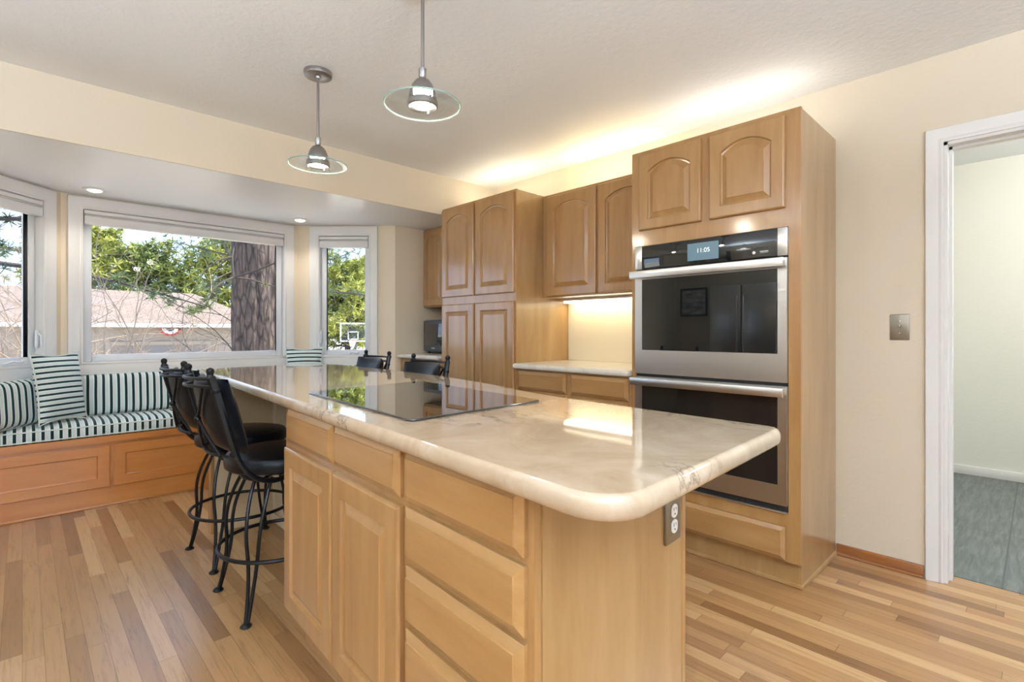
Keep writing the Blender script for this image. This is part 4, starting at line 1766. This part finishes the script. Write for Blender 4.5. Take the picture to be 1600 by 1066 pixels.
# big trunk right outside
bt = empty('pine_tree', (2.32, 7.5, GZ), 0, 'massive rough-barked pine trunk standing right outside the centre window', 'tree')
rnd = random.Random(3)
mb = MB()
rings = []
N = 40
for k in range(46):
    z = GZ + (k / 45) * 8.5
    r = 0.275 - 0.016 * (z - 1.5)
    if z < 0:
        r += 0.03 * (-z) ** 1.5
    rr = []
    for i in range(N):
        a = 2 * pi * i / N
        b = 0.012 * sin(a * 9 + z * 1.7 + 1.3 * sin(z * 3)) + 0.009 * sin(a * 17 - z * 2.3) + rnd.uniform(-0.007, 0.007)
        rr.append((2.32 - 0.025 * (z - 1) + (r + b) * cos(a), 7.5 + (r + b) * sin(a), z))
    rings.append(rr)
mb.loops(rings)
mb.build('trunk', bark, bt)
lf = bmesh.new()
mb = MB()
for i in range(13):
    z = rnd.uniform(2.6, 6.0)
    a = rnd.uniform(0, 6.28)
    pts = branch_path(rnd, Vector((2.28, 7.5, z)), Vector((cos(a), sin(a) * 0.6 + 0.2, rnd.uniform(-0.35, 0.1))), rnd.uniform(2.0, 3.4), 8, 0.22, 0.03)
    mb.tube(pts, [0.045 * (1 - 0.85 * k / 8) for k in range(9)], 6)
    for j in range(3, 9):
        for q in range(3):
            p2 = branch_path(rnd, pts[j], Vector((rnd.gauss(0, 1), rnd.gauss(0, 1), rnd.gauss(-0.2, 0.5))), rnd.uniform(0.3, 0.8), 4, 0.4)
            mb.tube(p2, [0.012, 0.010, 0.008, 0.006, 0.004], 4, cap=False)
            if rnd.random() < 0.45:
                needles(lf, rnd, p2[-1], 0.09, 30, 0.0016)
                needles(lf, rnd, p2[2], 0.08, 24, 0.0016)
mb.tube(branch_path(rnd, Vector((2.5, 7.5, 1.25)), Vector((1, 0.1, 0.35)), 0.7, 5, 0.2), [0.03, 0.025, 0.02, 0.014, 0.01, 0.006], 6)
mb.build('branches', twig_d, bt)
for v in lf.verts:
    v.co -= bt.location
me = bpy.data.meshes.new('foliage')
lf.to_mesh(me)
lf.free()
me.materials.append(leaf_dark)
fo = bpy.data.objects.new('foliage', me)
C.objects.link(fo)
fo.parent = bt

G1 = 'trees beyond the neighbour house'
tree('pine_tree', 'green pine reaching in from the upper left of the centre window', 'tree', None, -0.7, 9.2, 7.0, 3.3, 11, leaf_dark, twig_d, 34, 0.14, 8, 26, 0.50, 0.2, 0.45, 0.0045)
tree('pine_tree', 'dark green pine seen at the left through the right angled window', 'tree', None, 5.6, 14.5, 9.5, 2.9, 12, leaf_dark, twig_d, 30, 0.18, 8, 22, 0.38, 0.2, 0.55, 0.004)
for k, (x, y, h, r, mm, s) in enumerate([(-7.5, 44, 10, 4.0, leaf_mid, 21), (2.8, 45, 9.5, 3.8, leaf_yel, 22), (6.5, 45, 8.5, 3.6, leaf_mid, 23), (11.5, 44, 11, 4.4, leaf_yel, 24),
                                        (17.0, 46, 13, 4.0, leaf_yel, 25), (20.5, 42, 8.6, 4.4, leaf_yel, 26), (25, 44, 9.5, 4.6, leaf_mid, 27), (30, 42, 10, 4.6, leaf_yel, 28),
                                        (-14, 42, 12, 4.5, leaf_mid, 29)]):
    lb = ['mid green tree behind the left end of the shingle roof', 'yellow green tree behind the ridge of the shingle roof', 'mid green tree behind the middle of the shingle roof',
          'tall yellow green tree left of the big trunk, behind the roof', 'tall yellow green tree just right of the big trunk', 'yellow green tree behind the basketball backboard',
          'mid green tree right of the basketball backboard', 'yellow green tree at the right edge of the right angled window', 'mid green tree at the far left, seen in the left angled window'][k]
    tree('tree', lb, 'tree', G1, x, y, h, r, s, mm, twig_d, 40, 0.55, 10, 12, 0.12, 0.3, 0.55, 0.03)


def shrub(label, x, y, h, seed, m_, nst=9, sp=1.0):
    rnd = random.Random(seed)
    mb = MB()

    def grow(p, d, L, r, lev):
        pts = branch_path(rnd, p, d, L, 5, 0.30)
        mb.tube(pts, [r * (1 - 0.6 * k / 5) for k in range(6)], 4, cap=False)
        if lev:
            for j in (2, 3, 4, 5):
                if rnd.random() < 0.9:
                    dd = (pts[j] - pts[j - 1]).normalized() + Vector((rnd.gauss(0, .6), rnd.gauss(0, .6), rnd.gauss(0, .45)))
                    grow(pts[j], dd, L * rnd.uniform(0.45, 0.65), r * 0.5, lev - 1)
    for i in range(nst):
        a = rnd.uniform(0, 6.28)
        grow(Vector((x + rnd.uniform(-.3, .3), y + rnd.uniform(-.3, .3), GZ)), Vector((cos(a) * 0.6 * sp, sin(a) * 0.4 * sp, 1)), h * rnd.uniform(0.6, 0.85), 0.022, 3)
    o = mb.build('bare_shrub', m_, None, 0)
    me = o.data
    for v in me.vertices:
        v.co -= Vector((x, y, GZ))
    o.location = (x, y, GZ)
    tag(o, label, 'shrub', 'leafless shrubs outside the bay')


shrub('pale leafless shrub below the left angled window', -0.4, 9.0, 3.7, 41, twig_l, 18, 1.6)
shrub('pale leafless shrub at the lower left of the centre window', 1.1, 10.5, 3.7, 42, twig_l, 18, 1.5)
shrub('dark leafless shrub left of the big pine trunk, before the garage', 3.0, 11.5, 3.4, 43, twig_d, 7, 1.3)
shrub('dark leafless shrub before the middle of the shingle roof', 1.9, 9.6, 3.3, 44, twig_d, 5, 1.2)
shrub('dark leafless shrub before the basketball backboard', 5.6, 11.0, 3.3, 45, twig_d, 7, 1.2)
